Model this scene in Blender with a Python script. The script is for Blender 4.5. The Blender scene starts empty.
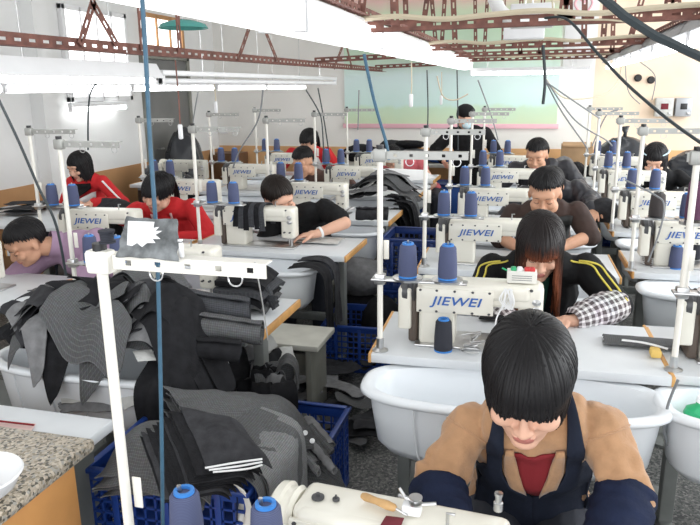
import bpy, bmesh, math, random
from mathutils import Vector, Matrix, Euler, noise
from mathutils.bvhtree import BVHTree
S = bpy.context.scene
C = S.collection
PI = math.pi
RND = random.Random(7)
V = Vector

# ------------------------------------------------------------------ camera
CAM_H, FPX, PITCH, YAW, ROLL = 1.70, 680.0, math.radians(14.4), math.radians(15.5), math.radians(-0.7)
FW = V((-math.sin(YAW)*math.cos(PITCH), math.cos(YAW)*math.cos(PITCH), -math.sin(PITCH)))
RT0 = V((math.cos(YAW), math.sin(YAW), 0)); UP0 = RT0.cross(FW)
RT = math.cos(ROLL)*RT0 + math.sin(ROLL)*UP0
UP = -math.sin(ROLL)*RT0 + math.cos(ROLL)*UP0
CP = V((0, 0, CAM_H))
def ray(px, py): return FW + RT*((px-350)/FPX) - UP*((py-262.5)/FPX)
def atZ(px, py, z): d = ray(px, py); return CP + d*((z-CAM_H)/d.z)
def atY(px, py, y): d = ray(px, py); return CP + d*(y/d.y)
def atX(px, py, x): d = ray(px, py); return CP + d*(x/d.x)
cd = bpy.data.cameras.new('camera'); cam = bpy.data.objects.new('camera', cd); C.objects.link(cam)
cd.sensor_width = 36; cd.lens = FPX/700*36; cd.clip_start = .02
M = Matrix((RT, UP, -FW)).transposed().to_4x4(); M.translation = CP
cam.matrix_world = M
S.camera = cam

# ------------------------------------------------------------------ materials
def mat(name, col, rough=.5, metal=0, var=0, scale=8, bump=0, bscale=60, emit=0, alpha=None, trans=0, spec=.5, sheen=0, coat=0):
    m = bpy.data.materials.new(name); m.use_nodes = True
    nt = m.node_tree; b = nt.nodes['Principled BSDF']
    b.inputs['Base Color'].default_value = (*col, 1); b.inputs['Roughness'].default_value = rough
    b.inputs['Metallic'].default_value = metal; b.inputs['Specular IOR Level'].default_value = spec
    if sheen: b.inputs['Sheen Weight'].default_value = sheen
    if coat: b.inputs['Coat Weight'].default_value = coat
    if emit:
        b.inputs['Emission Color'].default_value = (*col, 1); b.inputs['Emission Strength'].default_value = emit
    if trans: b.inputs['Transmission Weight'].default_value = trans
    tc = nt.nodes.new('ShaderNodeTexCoord')
    if var:
        n = nt.nodes.new('ShaderNodeTexNoise'); n.inputs['Scale'].default_value = scale; n.inputs['Detail'].default_value = 5
        r = nt.nodes.new('ShaderNodeValToRGB')
        r.color_ramp.elements[0].position = .3; r.color_ramp.elements[1].position = .7
        r.color_ramp.elements[0].color = (*[max(0, c*(1-var)) for c in col], 1)
        r.color_ramp.elements[1].color = (*[min(1, c*(1+var)) for c in col], 1)
        nt.links.new(tc.outputs['Object'], n.inputs['Vector']); nt.links.new(n.outputs['Fac'], r.inputs['Fac'])
        nt.links.new(r.outputs['Color'], b.inputs['Base Color'])
    if bump:
        n2 = nt.nodes.new('ShaderNodeTexNoise'); n2.inputs['Scale'].default_value = bscale; n2.inputs['Detail'].default_value = 4
        bp = nt.nodes.new('ShaderNodeBump'); bp.inputs['Strength'].default_value = bump; bp.inputs['Distance'].default_value = .004
        nt.links.new(tc.outputs['Object'], n2.inputs['Vector']); nt.links.new(n2.outputs['Fac'], bp.inputs['Height'])
        nt.links.new(bp.outputs['Normal'], b.inputs['Normal'])
    return m

def ramp_node(nt, stops, interp='LINEAR'):
    r = nt.nodes.new('ShaderNodeValToRGB'); cr = r.color_ramp; cr.interpolation = interp
    while len(cr.elements) > 1: cr.elements.remove(cr.elements[-1])
    cr.elements[0].position = stops[0][0]; cr.elements[0].color = (*stops[0][1], 1)
    for p, c in stops[1:]:
        e = cr.elements.new(p); e.color = (*c, 1)
    return r

def mat_check(name, base, lines, scale_u, scale_v, w=.12, rough=.85, fine=True):
    """woven check: thin lines along u and v of the piece's own UV (metres)"""
    m = bpy.data.materials.new(name); m.use_nodes = True
    nt = m.node_tree; b = nt.nodes['Principled BSDF']; b.inputs['Roughness'].default_value = rough
    b.inputs['Specular IOR Level'].default_value = .2
    uv = nt.nodes.new('ShaderNodeUVMap'); sx = nt.nodes.new('ShaderNodeSeparateXYZ'); nt.links.new(uv.outputs['UV'], sx.inputs[0])
    outs = []
    for k, sc in ((0, scale_u), (1, scale_v)):
        mu = nt.nodes.new('ShaderNodeMath'); mu.operation = 'MULTIPLY'; mu.inputs[1].default_value = sc
        nt.links.new(sx.outputs[k], mu.inputs[0])
        fr = nt.nodes.new('ShaderNodeMath'); fr.operation = 'FRACT'; nt.links.new(mu.outputs[0], fr.inputs[0])
        lt = nt.nodes.new('ShaderNodeMath'); lt.operation = 'LESS_THAN'; lt.inputs[1].default_value = w
        nt.links.new(fr.outputs[0], lt.inputs[0]); outs.append(lt)
    ad = nt.nodes.new('ShaderNodeMath'); ad.operation = 'ADD'
    nt.links.new(outs[0].outputs[0], ad.inputs[0]); nt.links.new(outs[1].outputs[0], ad.inputs[1])
    hf = nt.nodes.new('ShaderNodeMath'); hf.operation = 'MULTIPLY'; hf.inputs[1].default_value = .5; nt.links.new(ad.outputs[0], hf.inputs[0])
    r = ramp_node(nt, [(0, base), (1, lines)]); nt.links.new(hf.outputs[0], r.inputs['Fac'])
    nz = nt.nodes.new('ShaderNodeTexNoise'); nz.inputs['Scale'].default_value = 90 if fine else 12; nz.inputs['Detail'].default_value = 6
    tc = nt.nodes.new('ShaderNodeTexCoord'); nt.links.new(tc.outputs['Object'], nz.inputs['Vector'])
    mx = nt.nodes.new('ShaderNodeMix'); mx.data_type = 'RGBA'; mx.blend_type = 'OVERLAY'; mx.inputs['Factor'].default_value = .45
    nt.links.new(r.outputs['Color'], mx.inputs['A']); nt.links.new(nz.outputs['Color'], mx.inputs['B'])
    hs = nt.nodes.new('ShaderNodeHueSaturation'); hs.inputs['Saturation'].default_value = .35
    nt.links.new(mx.outputs['Result'], hs.inputs['Color']); nt.links.new(hs.outputs['Color'], b.inputs['Base Color'])
    return m

def mat_stripe(name, a, bcol, scale, axis='Z', rough=.8):
    m = bpy.data.materials.new(name); m.use_nodes = True
    nt = m.node_tree; b = nt.nodes['Principled BSDF']; b.inputs['Roughness'].default_value = rough
    tc = nt.nodes.new('ShaderNodeTexCoord'); sx = nt.nodes.new('ShaderNodeSeparateXYZ'); nt.links.new(tc.outputs['Object'], sx.inputs[0])
    mu = nt.nodes.new('ShaderNodeMath'); mu.operation = 'MULTIPLY'; mu.inputs[1].default_value = scale
    nt.links.new(sx.outputs[axis], mu.inputs[0])
    fr = nt.nodes.new('ShaderNodeMath'); fr.operation = 'FRACT'; nt.links.new(mu.outputs[0], fr.inputs[0])
    r = ramp_node(nt, [(0, a), (.25, bcol), (.75, bcol), (1, a)]); nt.links.new(fr.outputs[0], r.inputs['Fac'])
    nt.links.new(r.outputs['Color'], b.inputs['Base Color'])
    bp = nt.nodes.new('ShaderNodeBump'); bp.inputs['Strength'].default_value = .3; bp.inputs['Distance'].default_value = .001
    nt.links.new(fr.outputs[0], bp.inputs['Height']); nt.links.new(bp.outputs['Normal'], b.inputs['Normal'])
    return m

def mat_speckle(name, cols, scale, rough=.4):
    m = bpy.data.materials.new(name); m.use_nodes = True
    nt = m.node_tree; b = nt.nodes['Principled BSDF']; b.inputs['Roughness'].default_value = rough
    tc = nt.nodes.new('ShaderNodeTexCoord')
    v = nt.nodes.new('ShaderNodeTexVoronoi'); v.inputs['Scale'].default_value = scale
    nt.links.new(tc.outputs['Object'], v.inputs['Vector'])
    sx = nt.nodes.new('ShaderNodeSeparateXYZ'); nt.links.new(v.outputs['Color'], sx.inputs[0])
    r = ramp_node(nt, cols, 'CONSTANT'); nt.links.new(sx.outputs[0], r.inputs['Fac'])
    n = nt.nodes.new('ShaderNodeTexNoise'); n.inputs['Scale'].default_value = 3; n.inputs['Detail'].default_value = 8
    nt.links.new(tc.outputs['Object'], n.inputs['Vector'])
    r2 = ramp_node(nt, [(.3, (.7, .7, .7)), (.7, (1, 1, 1))]); nt.links.new(n.outputs['Fac'], r2.inputs['Fac'])
    mx = nt.nodes.new('ShaderNodeMix'); mx.data_type = 'RGBA'; mx.blend_type = 'MULTIPLY'; mx.inputs['Factor'].default_value = 1
    nt.links.new(r.outputs['Color'], mx.inputs['A']); nt.links.new(r2.outputs['Color'], mx.inputs['B'])
    nt.links.new(mx.outputs['Result'], b.inputs['Base Color'])
    return m

def mat_hair(name, col, tip=None, tipz=0):
    m = bpy.data.materials.new(name); m.use_nodes = True
    nt = m.node_tree; b = nt.nodes['Principled BSDF']
    b.inputs['Roughness'].default_value = .5; b.inputs['Specular IOR Level'].default_value = .22
    b.inputs['Anisotropic'].default_value = .5
    uv = nt.nodes.new('ShaderNodeUVMap'); sx = nt.nodes.new('ShaderNodeSeparateXYZ'); nt.links.new(uv.outputs['UV'], sx.inputs[0])
    r = ramp_node(nt, [(0, col), (.55, col), (1, tip or col)]); nt.links.new(sx.outputs[1], r.inputs['Fac'])
    nz = nt.nodes.new('ShaderNodeTexNoise'); nz.inputs['Scale'].default_value = 40; nt.links.new(uv.outputs['UV'], nz.inputs['Vector'])
    r2 = ramp_node(nt, [(.3, (.55, .55, .55)), (.7, (1.3, 1.3, 1.3))]); nt.links.new(nz.outputs['Fac'], r2.inputs['Fac'])
    mx = nt.nodes.new('ShaderNodeMix'); mx.data_type = 'RGBA'; mx.blend_type = 'MULTIPLY'; mx.inputs['Factor'].default_value = 1
    nt.links.new(r.outputs['Color'], mx.inputs['A']); nt.links.new(r2.outputs['Color'], mx.inputs['B'])
    nt.links.new(mx.outputs['Result'], b.inputs['Base Color'])
    return m

MAT = dict(
    wall=mat('painted_wall', (.80, .80, .79), .9, var=.05, scale=1.2, bump=.15, bscale=20),
    wall_far=mat('far_wall_paint', (.86, .84, .80), .9, var=.05, scale=1.0, bump=.15, bscale=20),
    peach=mat('peach_wall_paint', (.90, .72, .56), .9, var=.12, scale=1.6, bump=.2, bscale=14),
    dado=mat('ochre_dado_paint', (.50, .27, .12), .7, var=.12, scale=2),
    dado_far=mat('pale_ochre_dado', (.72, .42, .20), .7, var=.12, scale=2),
    ceiling=mat('ceiling_paint', (.82, .82, .80), .9, var=.04),
    floor=mat_speckle('terrazzo_floor', [(0, (.05, .055, .055)), (.3, (.11, .115, .11)), (.6, (.17, .17, .16)), (.85, (.27, .26, .25))], 110, .45),
    granite=mat_speckle('granite', [(0, (.10, .09, .07)), (.14, (.30, .25, .18)), (.32, (.50, .43, .34)), (.6, (.66, .58, .47)), (.85, (.42, .40, .36))], 150, .3),
    glasslit=mat('bright_window_glass', (1.0, 1.0, 1.0), .2, emit=2.2),
    iron=mat('rusty_angle_iron', (.20, .085, .065), .7, var=.35, scale=18, bump=.2),
    enamel=mat('white_enamel', (.84, .84, .85), .3, var=.03),
    lampgrey=mat('grey_lamp_sheet', (.40, .41, .43), .4, metal=.3),
    tube=mat('fluorescent_tube', (.98, 1.0, 1.0), .3, emit=5.5),
    plastic=mat('white_tub_plastic', (.80, .83, .86), .28, var=.03, scale=3, coat=.2),
    cream=mat('cream_machine_paint', (.80, .77, .68), .30, var=.03, scale=6, coat=.3),
    white_paint=mat('white_machine_paint', (.86, .86, .84), .30, var=.02, scale=6, coat=.3),
    steel=mat('steel', (.55, .55, .55), .28, metal=.95, var=.12, scale=20),
    darksteel=mat('dark_steel', (.10, .10, .105), .45, metal=.6),
    brown=mat('brown_belt_guard', (.10, .075, .06), .5),
    blueprint=mat('blue_lettering', (.03, .12, .42), .5),
    black=mat('black_plastic', (.015, .015, .017), .4),
    pole=mat('cream_pole_paint', (.84, .81, .74), .35, var=.05),
    alu=mat('aluminium', (.40, .40, .38), .4, metal=.35, var=.1, scale=14),
    tabletop=mat('grey_laminate', (.66, .68, .70), .35, var=.05, scale=5),
    woodedge=mat('orange_wood_edge', (.62, .33, .11), .5, var=.2, scale=12),
    orangewood=mat('orange_plywood', (.74, .36, .12), .5, var=.10, scale=6),
    frame=mat('grey_frame_paint', (.20, .21, .20), .5, var=.15),
    boxgrey=mat('grey_box_paint', (.23, .23, .20), .6, var=.15),
    board=mat('bench_board', (.55, .54, .48), .6, var=.12),
    crate=mat('blue_crate_plastic', (.014, .05, .25), .35, var=.15, scale=6),
    thread=mat_stripe('blue_thread', (.045, .055, .115), (.085, .10, .19), 320),
    thread_dark=mat_stripe('charcoal_thread', (.02, .018, .018), (.06, .05, .05), 320),
    thread_black=mat_stripe('black_thread', (.008, .009, .014), (.03, .032, .045), 320),
    thread_purple=mat_stripe('purple_thread', (.05, .015, .04), (.12, .04, .09), 200),
    core=mat('blue_cone_core', (.04, .22, .62), .4),
    corewhite=mat('white_cone_core', (.8, .8, .8), .4),
    denim=mat_check('grey_checked_denim', (.075, .078, .085), (.135, .14, .148), 130, 130, .22),
    denim_lt=mat_check('washed_grey_denim', (.13, .135, .14), (.25, .26, .27), 160, 160, .3),
    denim_plain=mat('washed_plain_denim', (.19, .20, .205), .9, var=.45, scale=45, bump=.3, bscale=220, spec=.2),
    denim_blue=mat_check('blue_black_denim', (.03, .035, .05), (.065, .072, .095), 160, 160, .3),
    clothblack=mat('black_cloth', (.014, .014, .016), .9, var=.3, scale=30, bump=.3, bscale=200, spec=.2),
    clothchar=mat('charcoal_cloth', (.038, .038, .042), .9, var=.3, scale=30, bump=.3, bscale=200, spec=.2),
    clothgrey=mat('grey_cloth', (.20, .20, .205), .9, var=.2, scale=30, bump=.3, bscale=200, spec=.2),
    clothpale=mat('pale_lining_cloth', (.55, .55, .53), .9, var=.1, scale=20, bump=.3, bscale=200, spec=.2),
    clothcream=mat('cream_cotton', (.78, .77, .72), .9, var=.06, bump=.2, bscale=150, spec=.2),
    paper=mat('white_paper', (.88, .88, .88), .8),
    pinkpaper=mat('pink_paper', (.75, .55, .52), .8),
    plasticbag=mat('black_plastic_bag', (.03, .032, .038), .22, bump=.6, bscale=20),
    rope=mat('blue_green_rope', (.045, .12, .19), .5, var=.15, scale=40),
    cable=mat('dark_cable', (.03, .04, .045), .5),
    cablegrey=mat('grey_cable', (.22, .23, .24), .5),
    cablebeige=mat('beige_cable', (.60, .52, .38), .5),
    skin=mat('skin', (.62, .34, .22), .5, var=.06, scale=14, spec=.35),
    skin_lt=mat('light_skin', (.72, .42, .30), .5, var=.06, scale=14, spec=.35),
    lips=mat('lips', (.48, .17, .14), .4),
    eyewhite=mat('eye_white', (.7, .68, .65), .2),
    brow=mat('eyebrow_hair', (.02, .015, .013), .8),
    hair=mat_hair('black_hair', (.011, .010, .011)),
    hair_red=mat_hair('reddish_hair', (.014, .010, .010), (.22, .065, .03)),
    hair_br=mat_hair('dark_brown_hair', (.016, .011, .009)),
    tan=mat('tan_wool', (.44, .25, .135), .9, var=.07, scale=40, bump=.3, bscale=180, sheen=.3, spec=.15),
    navy=mat('navy_apron_cloth', (.014, .018, .032), .85, var=.15, scale=20, bump=.25, bscale=160, spec=.2),
    navysleeve=mat('navy_sleeve_cloth', (.012, .018, .045), .8, var=.2, scale=20, bump=.25, bscale=160, spec=.2),
    redshirt=mat('dark_red_shirt', (.22, .012, .018), .85, bump=.2),
    red=mat('red_cloth', (.62, .02, .025), .85, var=.08, bump=.2),
    white=mat('white_cloth', (.82, .82, .82), .85, bump=.2),
    blackcloth=mat('black_garment', (.012, .012, .013), .85, var=.2, scale=12, bump=.25, spec=.2),
    vest=mat('charcoal_vest', (.030, .032, .032), .8, var=.2, scale=12, bump=.25),
    brownshirt=mat('dark_brown_shirt', (.050, .030, .025), .85, var=.2, scale=12, bump=.25),
    brownjacket=mat('brown_jacket_cloth', (.085, .045, .035), .85, var=.15, scale=12, bump=.25),
    purple=mat('mauve_shirt', (.35, .23, .33), .85, var=.08, scale=10, bump=.25),
    puffy=mat('black_padded_jacket', (.025, .025, .032), .45, var=.2, scale=10, bump=.2),
    pinktop=mat('rose_top', (.55, .12, .14), .85, bump=.2),
    plaid=mat_check('plaid_sleeve', (.11, .055, .07), (.74, .66, .68), 42, 34, .42, fine=False),
    yellow=mat('yellow_stripe', (.72, .60, .10), .7),
    green=mat('green_top', (.01, .07, .05), .85),
    pinkapron=mat('pink_apron', (.72, .48, .48), .85, bump=.2),
    maskblue=mat('pale_blue_mask', (.55, .72, .78), .8),
    trousers=mat('dark_trousers', (.03, .033, .045), .85),
    shoe=mat('black_shoe', (.02, .02, .02), .5),
    wood=mat('wood_handle', (.55, .33, .14), .5, var=.2, scale=25),
    greenplastic=mat('green_plastic', (.02, .40, .16), .3),
    clearplastic=mat('clear_plastic', (.92, .95, .97), .08, trans=.85),
    sponge=mat('yellow_sponge', (.80, .55, .16), .9, bump=.5),
    maroon=mat('maroon_scrap', (.16, .02, .03), .9),
    teal=mat('teal_glass', (.10, .40, .36), .25),
    bluecloth=mat('blue_sheet', (.02, .09, .36), .6, bump=.3),
    navycrate=mat('navy_plastic', (.012, .035, .16), .4, var=.15),
    doorgrey=mat('grey_door_paint', (.18, .18, .175), .6, var=.12, scale=3),
    redpaint=mat('red_plastic', (.6, .03, .03), .4),
    pinkpaint=mat('pink_border_paint', (.85, .50, .56), .8),
    cardboard=mat('cardboard', (.42, .27, .15), .8, var=.08),
    hose=mat('white_hose_plastic', (.75, .75, .74), .35, bump=.5, bscale=60),
)

# ------------------------------------------------------------------ mesh builder
class MB:
    def __init__(s): s.v = []; s.f = []; s.m = []; s.uv = {}
    def add(s, vs, fs, mi=0, uvs=None):
        o = len(s.v); s.v += [tuple(x) for x in vs]
        for k, f in enumerate(fs):
            if uvs: s.uv[len(s.f)] = uvs[k]
            s.f.append(tuple(i+o for i in f)); s.m.append(mi)
        return s
    def box(s, c, d, bev=0, rot=None, mi=0, seg=2):
        bm = bmesh.new(); bmesh.ops.create_cube(bm, size=1)
        for v in bm.verts: v.co = V((v.co.x*d[0], v.co.y*d[1], v.co.z*d[2]))
        if bev: bmesh.ops.bevel(bm, geom=bm.edges[:], offset=min(bev, min(d)*.49), segments=seg, affect='EDGES', profile=.5)
        R = rot.to_matrix() if rot is not None and hasattr(rot, 'to_matrix') else rot
        vs = []
        bm.verts.index_update()
        for v in bm.verts: vs.append((R @ v.co if R else v.co) + V(c))
        fs = [[v.index for v in f.verts] for f in bm.faces]; bm.free()
        return s.add(vs, fs, mi)
    def bar(s, p0, p1, w, h, bev=0, up=(0, 0, 1), mi=0):
        p0, p1 = V(p0), V(p1); d = p1-p0; L = d.length; x = d.normalized(); u = V(up)
        if abs(x.dot(u)) > .99: u = V((1, 0, 0))
        y = u.cross(x).normalized(); z = x.cross(y)
        R = Matrix((x, y, z)).transposed()
        return s.box((p0+p1)/2, (L, w, h), bev, R, mi)
    def tube(s, pts, r, seg=8, mi=0, caps=True, flat=1, uvl=False):
        pts = [V(p) for p in pts]; n = len(pts); vs = []; prev = None
        for i, p in enumerate(pts):
            t = (pts[min(i+1, n-1)]-pts[max(i-1, 0)])
            if t.length < 1e-9: t = V((0, 0, 1))
            t.normalize()
            if prev is None: a = V((0, 0, 1)) if abs(t.z) < .9 else V((1, 0, 0)); u = t.cross(a).normalized()
            else: u = (prev-t*prev.dot(t)); u = u.normalized() if u.length > 1e-6 else t.orthogonal().normalized()
            prev = u; w = t.cross(u); rr = r[i] if isinstance(r, (list, tuple)) else r
            for k in range(seg):
                a = 2*PI*k/seg; vs.append(p+u*math.cos(a)*rr+w*math.sin(a)*rr*flat)
        fs = []; uvs = []
        for i in range(n-1):
            for k in range(seg):
                k2 = (k+1) % seg
                fs.append((i*seg+k, i*seg+k2, (i+1)*seg+k2, (i+1)*seg+k))
                if uvl: uvs.append([(k/seg, i/(n-1)), ((k+1)/seg, i/(n-1)), ((k+1)/seg, (i+1)/(n-1)), (k/seg, (i+1)/(n-1))])
        if caps and not uvl: fs.append(tuple(range(seg))[::-1]); fs.append(tuple((n-1)*seg+k for k in range(seg)))
        return s.add(vs, fs, mi, uvs if uvl else None)
    def cyl(s, p0, p1, r0, r1=None, seg=16, mi=0): return s.tube([p0, p1], [r0, r0 if r1 is None else r1], seg, mi)
    def lathe(s, prof, o=(0, 0, 0), R=None, seg=20, mi=0, close=True):
        vs = []; o = V(o)
        for r, z in prof:
            for k in range(seg):
                a = 2*PI*k/seg; p = V((r*math.cos(a), r*math.sin(a), z)); vs.append((R @ p if R else p)+o)
        fs = [(i*seg+k, i*seg+(k+1) % seg, (i+1)*seg+(k+1) % seg, (i+1)*seg+k) for i in range(len(prof)-1) for k in range(seg)]
        if close: fs.append(tuple(range(seg))[::-1]); fs.append(tuple((len(prof)-1)*seg+k for k in range(seg)))
        return s.add(vs, fs, mi)
    def ell(s, c, r, R=None, seg=16, rings=10, mi=0):
        c = V(c); vs = []; fs = []
        for i in range(1, rings):
            th = PI*i/rings
            for k in range(seg):
                a = 2*PI*k/seg; p = V((r[0]*math.sin(th)*math.cos(a), r[1]*math.sin(th)*math.sin(a), r[2]*math.cos(th))); vs.append((R @ p if R else p)+c)
        t = V((0, 0, r[2])); b = V((0, 0, -r[2])); vs.append((R @ t if R else t)+c); vs.append((R @ b if R else b)+c)
        T = len(vs)-2; B = T+1
        for i in range(rings-2):
            for k in range(seg): fs.append((i*seg+k, (i+1)*seg+k, (i+1)*seg+(k+1) % seg, i*seg+(k+1) % seg))
        for k in range(seg):
            fs.append((T, k, (k+1) % seg)); fs.append((B, (rings-2)*seg+(k+1) % seg, (rings-2)*seg+k))
        return s.add(vs, fs, mi)
    def cap(s, p0, p1, r0, r1, seg=14):
        """tapered capsule with round ends"""
        p0, p1 = V(p0), V(p1); d = p1-p0; L = d.length
        if L < 1e-6: return s.ell(p0, (r0,)*3)
        t = d/L; pts = []; rs = []
        for k in range(0, 5): a = PI/2*(1-k/4); pts.append(p0-t*r0*math.sin(a)); rs.append(max(1e-4, r0*math.cos(a)))
        for k in range(0, 5): a = PI/2*k/4; pts.append(p1+t*r1*math.sin(a)); rs.append(max(1e-4, r1*math.cos(a)))
        return s.tube(pts, rs, seg)
    def xform(s, Mx):
        s.v = [tuple(Mx @ V(p)) for p in s.v]; return s
    def build(s, name, mats, parent=None, sharp=38, loc=None):
        me = bpy.data.meshes.new(name); me.from_pydata(s.v, [], s.f)
        mats = mats if isinstance(mats, (list, tuple)) else [mats]
        for m in mats: me.materials.append(MAT[m] if isinstance(m, str) else m)
        if len(mats) > 1: me.polygons.foreach_set('material_index', s.m)
        if s.uv:
            ul = me.uv_layers.new(name='UVMap')
            for p in me.polygons:
                q = s.uv.get(p.index)
                if q:
                    for li, c in zip(p.loop_indices, q): ul.data[li].uv = c
        me.polygons.foreach_set('use_smooth', [True]*len(me.polygons)); me.update()
        if sharp is not None: me.set_sharp_from_angle(angle=math.radians(sharp))
        ob = bpy.data.objects.new(name, me); C.objects.link(ob)
        if parent: ob.parent = parent
        if loc is not None: ob.location = loc
        return ob

def center_origin(o):
    """move the origin of a top-level mesh to the bottom centre of its box"""
    me = o.data; n = len(me.vertices)
    if not n: return o
    xs = [v.co for v in me.vertices]
    c = V((sum(v.x for v in xs)/n, sum(v.y for v in xs)/n, min(v.z for v in xs)))
    me.transform(Matrix.Translation(-c)); o.location = o.location + c
    return o
def tag(o, label, cat, group=None, kind=None):
    o['label'] = label; o['category'] = cat
    if group: o['group'] = group
    if kind: o['kind'] = kind
    return o
def thing(name, label, cat, loc=(0, 0, 0), rz=0, group=None):
    o = bpy.data.objects.new(name, None); C.objects.link(o); o.location = loc; o.rotation_euler = (0, 0, rz)
    o.empty_display_size = .1
    return tag(o, label, cat, group)
def struct(mb, name, mats, label=None):
    o = mb.build(name, mats); o['kind'] = 'structure'
    if label: o['label'] = label
    return o
def dup(root, loc=None, rz=None, label=None, group=None):
    def cp(o, par):
        c = o.copy(); C.objects.link(c)
        if par: c.parent = par
        for ch in KIDS(o): cp(ch, c)
        return c
    r = cp(root, None)
    if loc is not None: r.location = loc
    if rz is not None: r.rotation_euler = (0, 0, rz)
    if label: r['label'] = label
    if group: r['group'] = group
    return r
def KIDS(o): return list(o.children)
def smooth_path(pts, n=8):
    pts = [V(p) for p in pts]; out = []
    for i in range(len(pts)-1):
        p0 = pts[max(i-1, 0)]; p1 = pts[i]; p2 = pts[i+1]; p3 = pts[min(i+2, len(pts)-1)]
        for k in range(n):
            t = k/n; t2 = t*t; t3 = t2*t
            out.append(.5*((2*p1)+(p2-p0)*t+(2*p0-5*p1+4*p2-p3)*t2+(3*p1-p0-3*p2+p3)*t3))
    out.append(pts[-1]); return out
def cable(name, pts, r, m, label, cat='cable', group=None, n=8, seg=6):
    mb = MB(); mb.tube(smooth_path(pts, n), r, seg)
    o = center_origin(mb.build(name, m)); return tag(o, label, cat, group)
def solve_bone(a, b, l1, l2, pole):
    a, b = V(a), V(b); d = b-a; L = min(d.length, (l1+l2)*.995); t = d.normalized()
    x = (l1*l1-l2*l2+L*L)/(2*L); h = math.sqrt(max(1e-6, l1*l1-x*x))
    p = V(pole); p = p-t*p.dot(t); p.normalize()
    return a+t*x+p*h, a+t*L
# ------------------------------------------------------------------ room shell
XL, XR, YB, YF, ZC = -4.57, 3.3, -1.6, 9.3, 3.3
struct(MB().box(((XL+XR)/2, (YB+YF)/2, -.05), (XR-XL+.4, YF-YB+.4, .1)), 'floor', 'floor', 'dark speckled terrazzo workshop floor')
struct(MB().box(((XL+XR)/2, (YB+YF)/2, ZC+.05), (XR-XL+.4, YF-YB+.4, .1)), 'ceiling', 'ceiling', 'white workshop ceiling')
struct(MB().box((XL-.1, (YB+YF)/2, ZC/2), (.2, YF-YB, ZC)), 'wall_left', 'wall', 'white painted wall along the left')
mb = MB(); mb.box(((XL+.62)/2, YF+.1, ZC/2), (.62-XL, .2, ZC)); struct(mb, 'wall_far', 'wall_far', 'white far wall behind the mural')
struct(MB().box(((XR+.62)/2, YF+.1, ZC/2), (XR-.62, .2, ZC)), 'wall_far_right', 'peach', 'peach painted stretch of the far wall')
mb = MB()      # unseen right wall: low wall, lintel and piers, gaps put in to admit light
mb.box((XR+.1, (YB+YF)/2, .45), (.2, YF-YB, .9)); mb.box((XR+.1, (YB+YF)/2, 3.05), (.2, YF-YB, .5))
for y in (-1.5, 1.2, 3.9, 6.6, 9.2): mb.box((XR+.1, y, 1.85), (.2, .3, 1.9))
struct(mb, 'wall_right', 'wall', 'unseen right wall with openings added to let light in')
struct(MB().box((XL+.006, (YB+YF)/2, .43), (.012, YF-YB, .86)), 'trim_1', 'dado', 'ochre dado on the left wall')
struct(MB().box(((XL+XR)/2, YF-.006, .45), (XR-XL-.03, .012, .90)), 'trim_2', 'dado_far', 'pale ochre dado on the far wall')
struct(MB().box((XL+.07, 5.56, ZC/2), (.14, .2, ZC)), 'trim_3', 'wall', 'white pilaster on the left wall')
# left wall window, door and transom
def wall_window(name, y0, y1, z0, z1, m, nv, nh, glass='glasslit'):
    o = struct(MB().box((XL+.015, (y0+y1)/2, (z0+z1)/2), (.03, y1-y0, z1-z0)), name, glass, 'bright window high on the left wall')
    f = MB(); t = .05
    for y in [y0+(y1-y0)*k/nv for k in range(nv+1)]: f.box((XL+.03, y, (z0+z1)/2), (.05, t if y in (y0, y1) else .025, z1-z0+t), .004)
    for z in [z0+(z1-z0)*k/nh for k in range(nh+1)]: f.box((XL+.03, (y0+y1)/2, z), (.05, y1-y0+t, t if z in (z0, z1) else .025), .004)
    fo = f.build('window_frame', m, o); return o
wall_window('window_1', 6.0, 7.05, 1.62, 2.5, 'enamel', 4, 3)
wall_window('window_2', 7.42, 8.35, 2.2, 2.56, 'dado', 3, 1)
d = struct(MB().box((XL+.02, 7.9, 1.03), (.04, .98, 2.06), .004), 'door_1', 'doorgrey', 'dark grey door in the left wall')
f = MB(); f.box((XL+.03, 7.38, 1.06), (.06, .07, 2.12)); f.box((XL+.03, 8.42, 1.06), (.06, .07, 2.12)); f.box((XL+.03, 7.9, 2.1), (.06, 1.1, .07))
f.build('door_frame', 'boxgrey', d)
MB().tube([(XL+.04, 7.52, 1.0), (XL+.09, 7.52, 1.0), (XL+.09, 7.6, 1.0)], .012).build('door_handle', 'steel', d)

# mural board on the far wall
def mural_mat():
    m = bpy.data.materials.new('mural_paint'); m.use_nodes = True; nt = m.node_tree; b = nt.nodes['Principled BSDF']; b.inputs['Roughness'].default_value = .8
    tc = nt.nodes.new('ShaderNodeTexCoord'); sx = nt.nodes.new('ShaderNodeSeparateXYZ'); nt.links.new(tc.outputs['Generated'], sx.inputs[0])
    nz = nt.nodes.new('ShaderNodeTexNoise'); nz.inputs['Scale'].default_value = 4; nz.inputs['Detail'].default_value = 3; nt.links.new(tc.outputs['Object'], nz.inputs['Vector'])
    mu = nt.nodes.new('ShaderNodeMath'); mu.operation = 'MULTIPLY_ADD'; mu.inputs[1].default_value = .10; nt.links.new(nz.outputs['Fac'], mu.inputs[0]); nt.links.new(sx.outputs['Z'], mu.inputs[2])
    r = ramp_node(nt, [(.05, (.66, .78, .54)), (.17, (.62, .80, .60)), (.20, (.66, .86, .80)), (.42, (.74, .90, .88)), (.55, (.62, .78, .62)), (.78, (.54, .70, .52)), (.90, (.64, .72, .52)), (.99, (.78, .52, .48))])
    nt.links.new(mu.outputs[0], r.inputs['Fac']); nt.links.new(r.outputs['Color'], b.inputs['Base Color']); return m
MAT['mural'] = mural_mat()
x0, x1 = -2.62, .20
t = thing('wall_mural', 'long pale green and blue painted mural with a pink lower border', 'mural', ((x0+x1)/2, YF-.03, 1.16))
MB().box((0, .015, .9), (x1-x0, .03, 1.68)).build('painted_board', 'mural', t)
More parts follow.
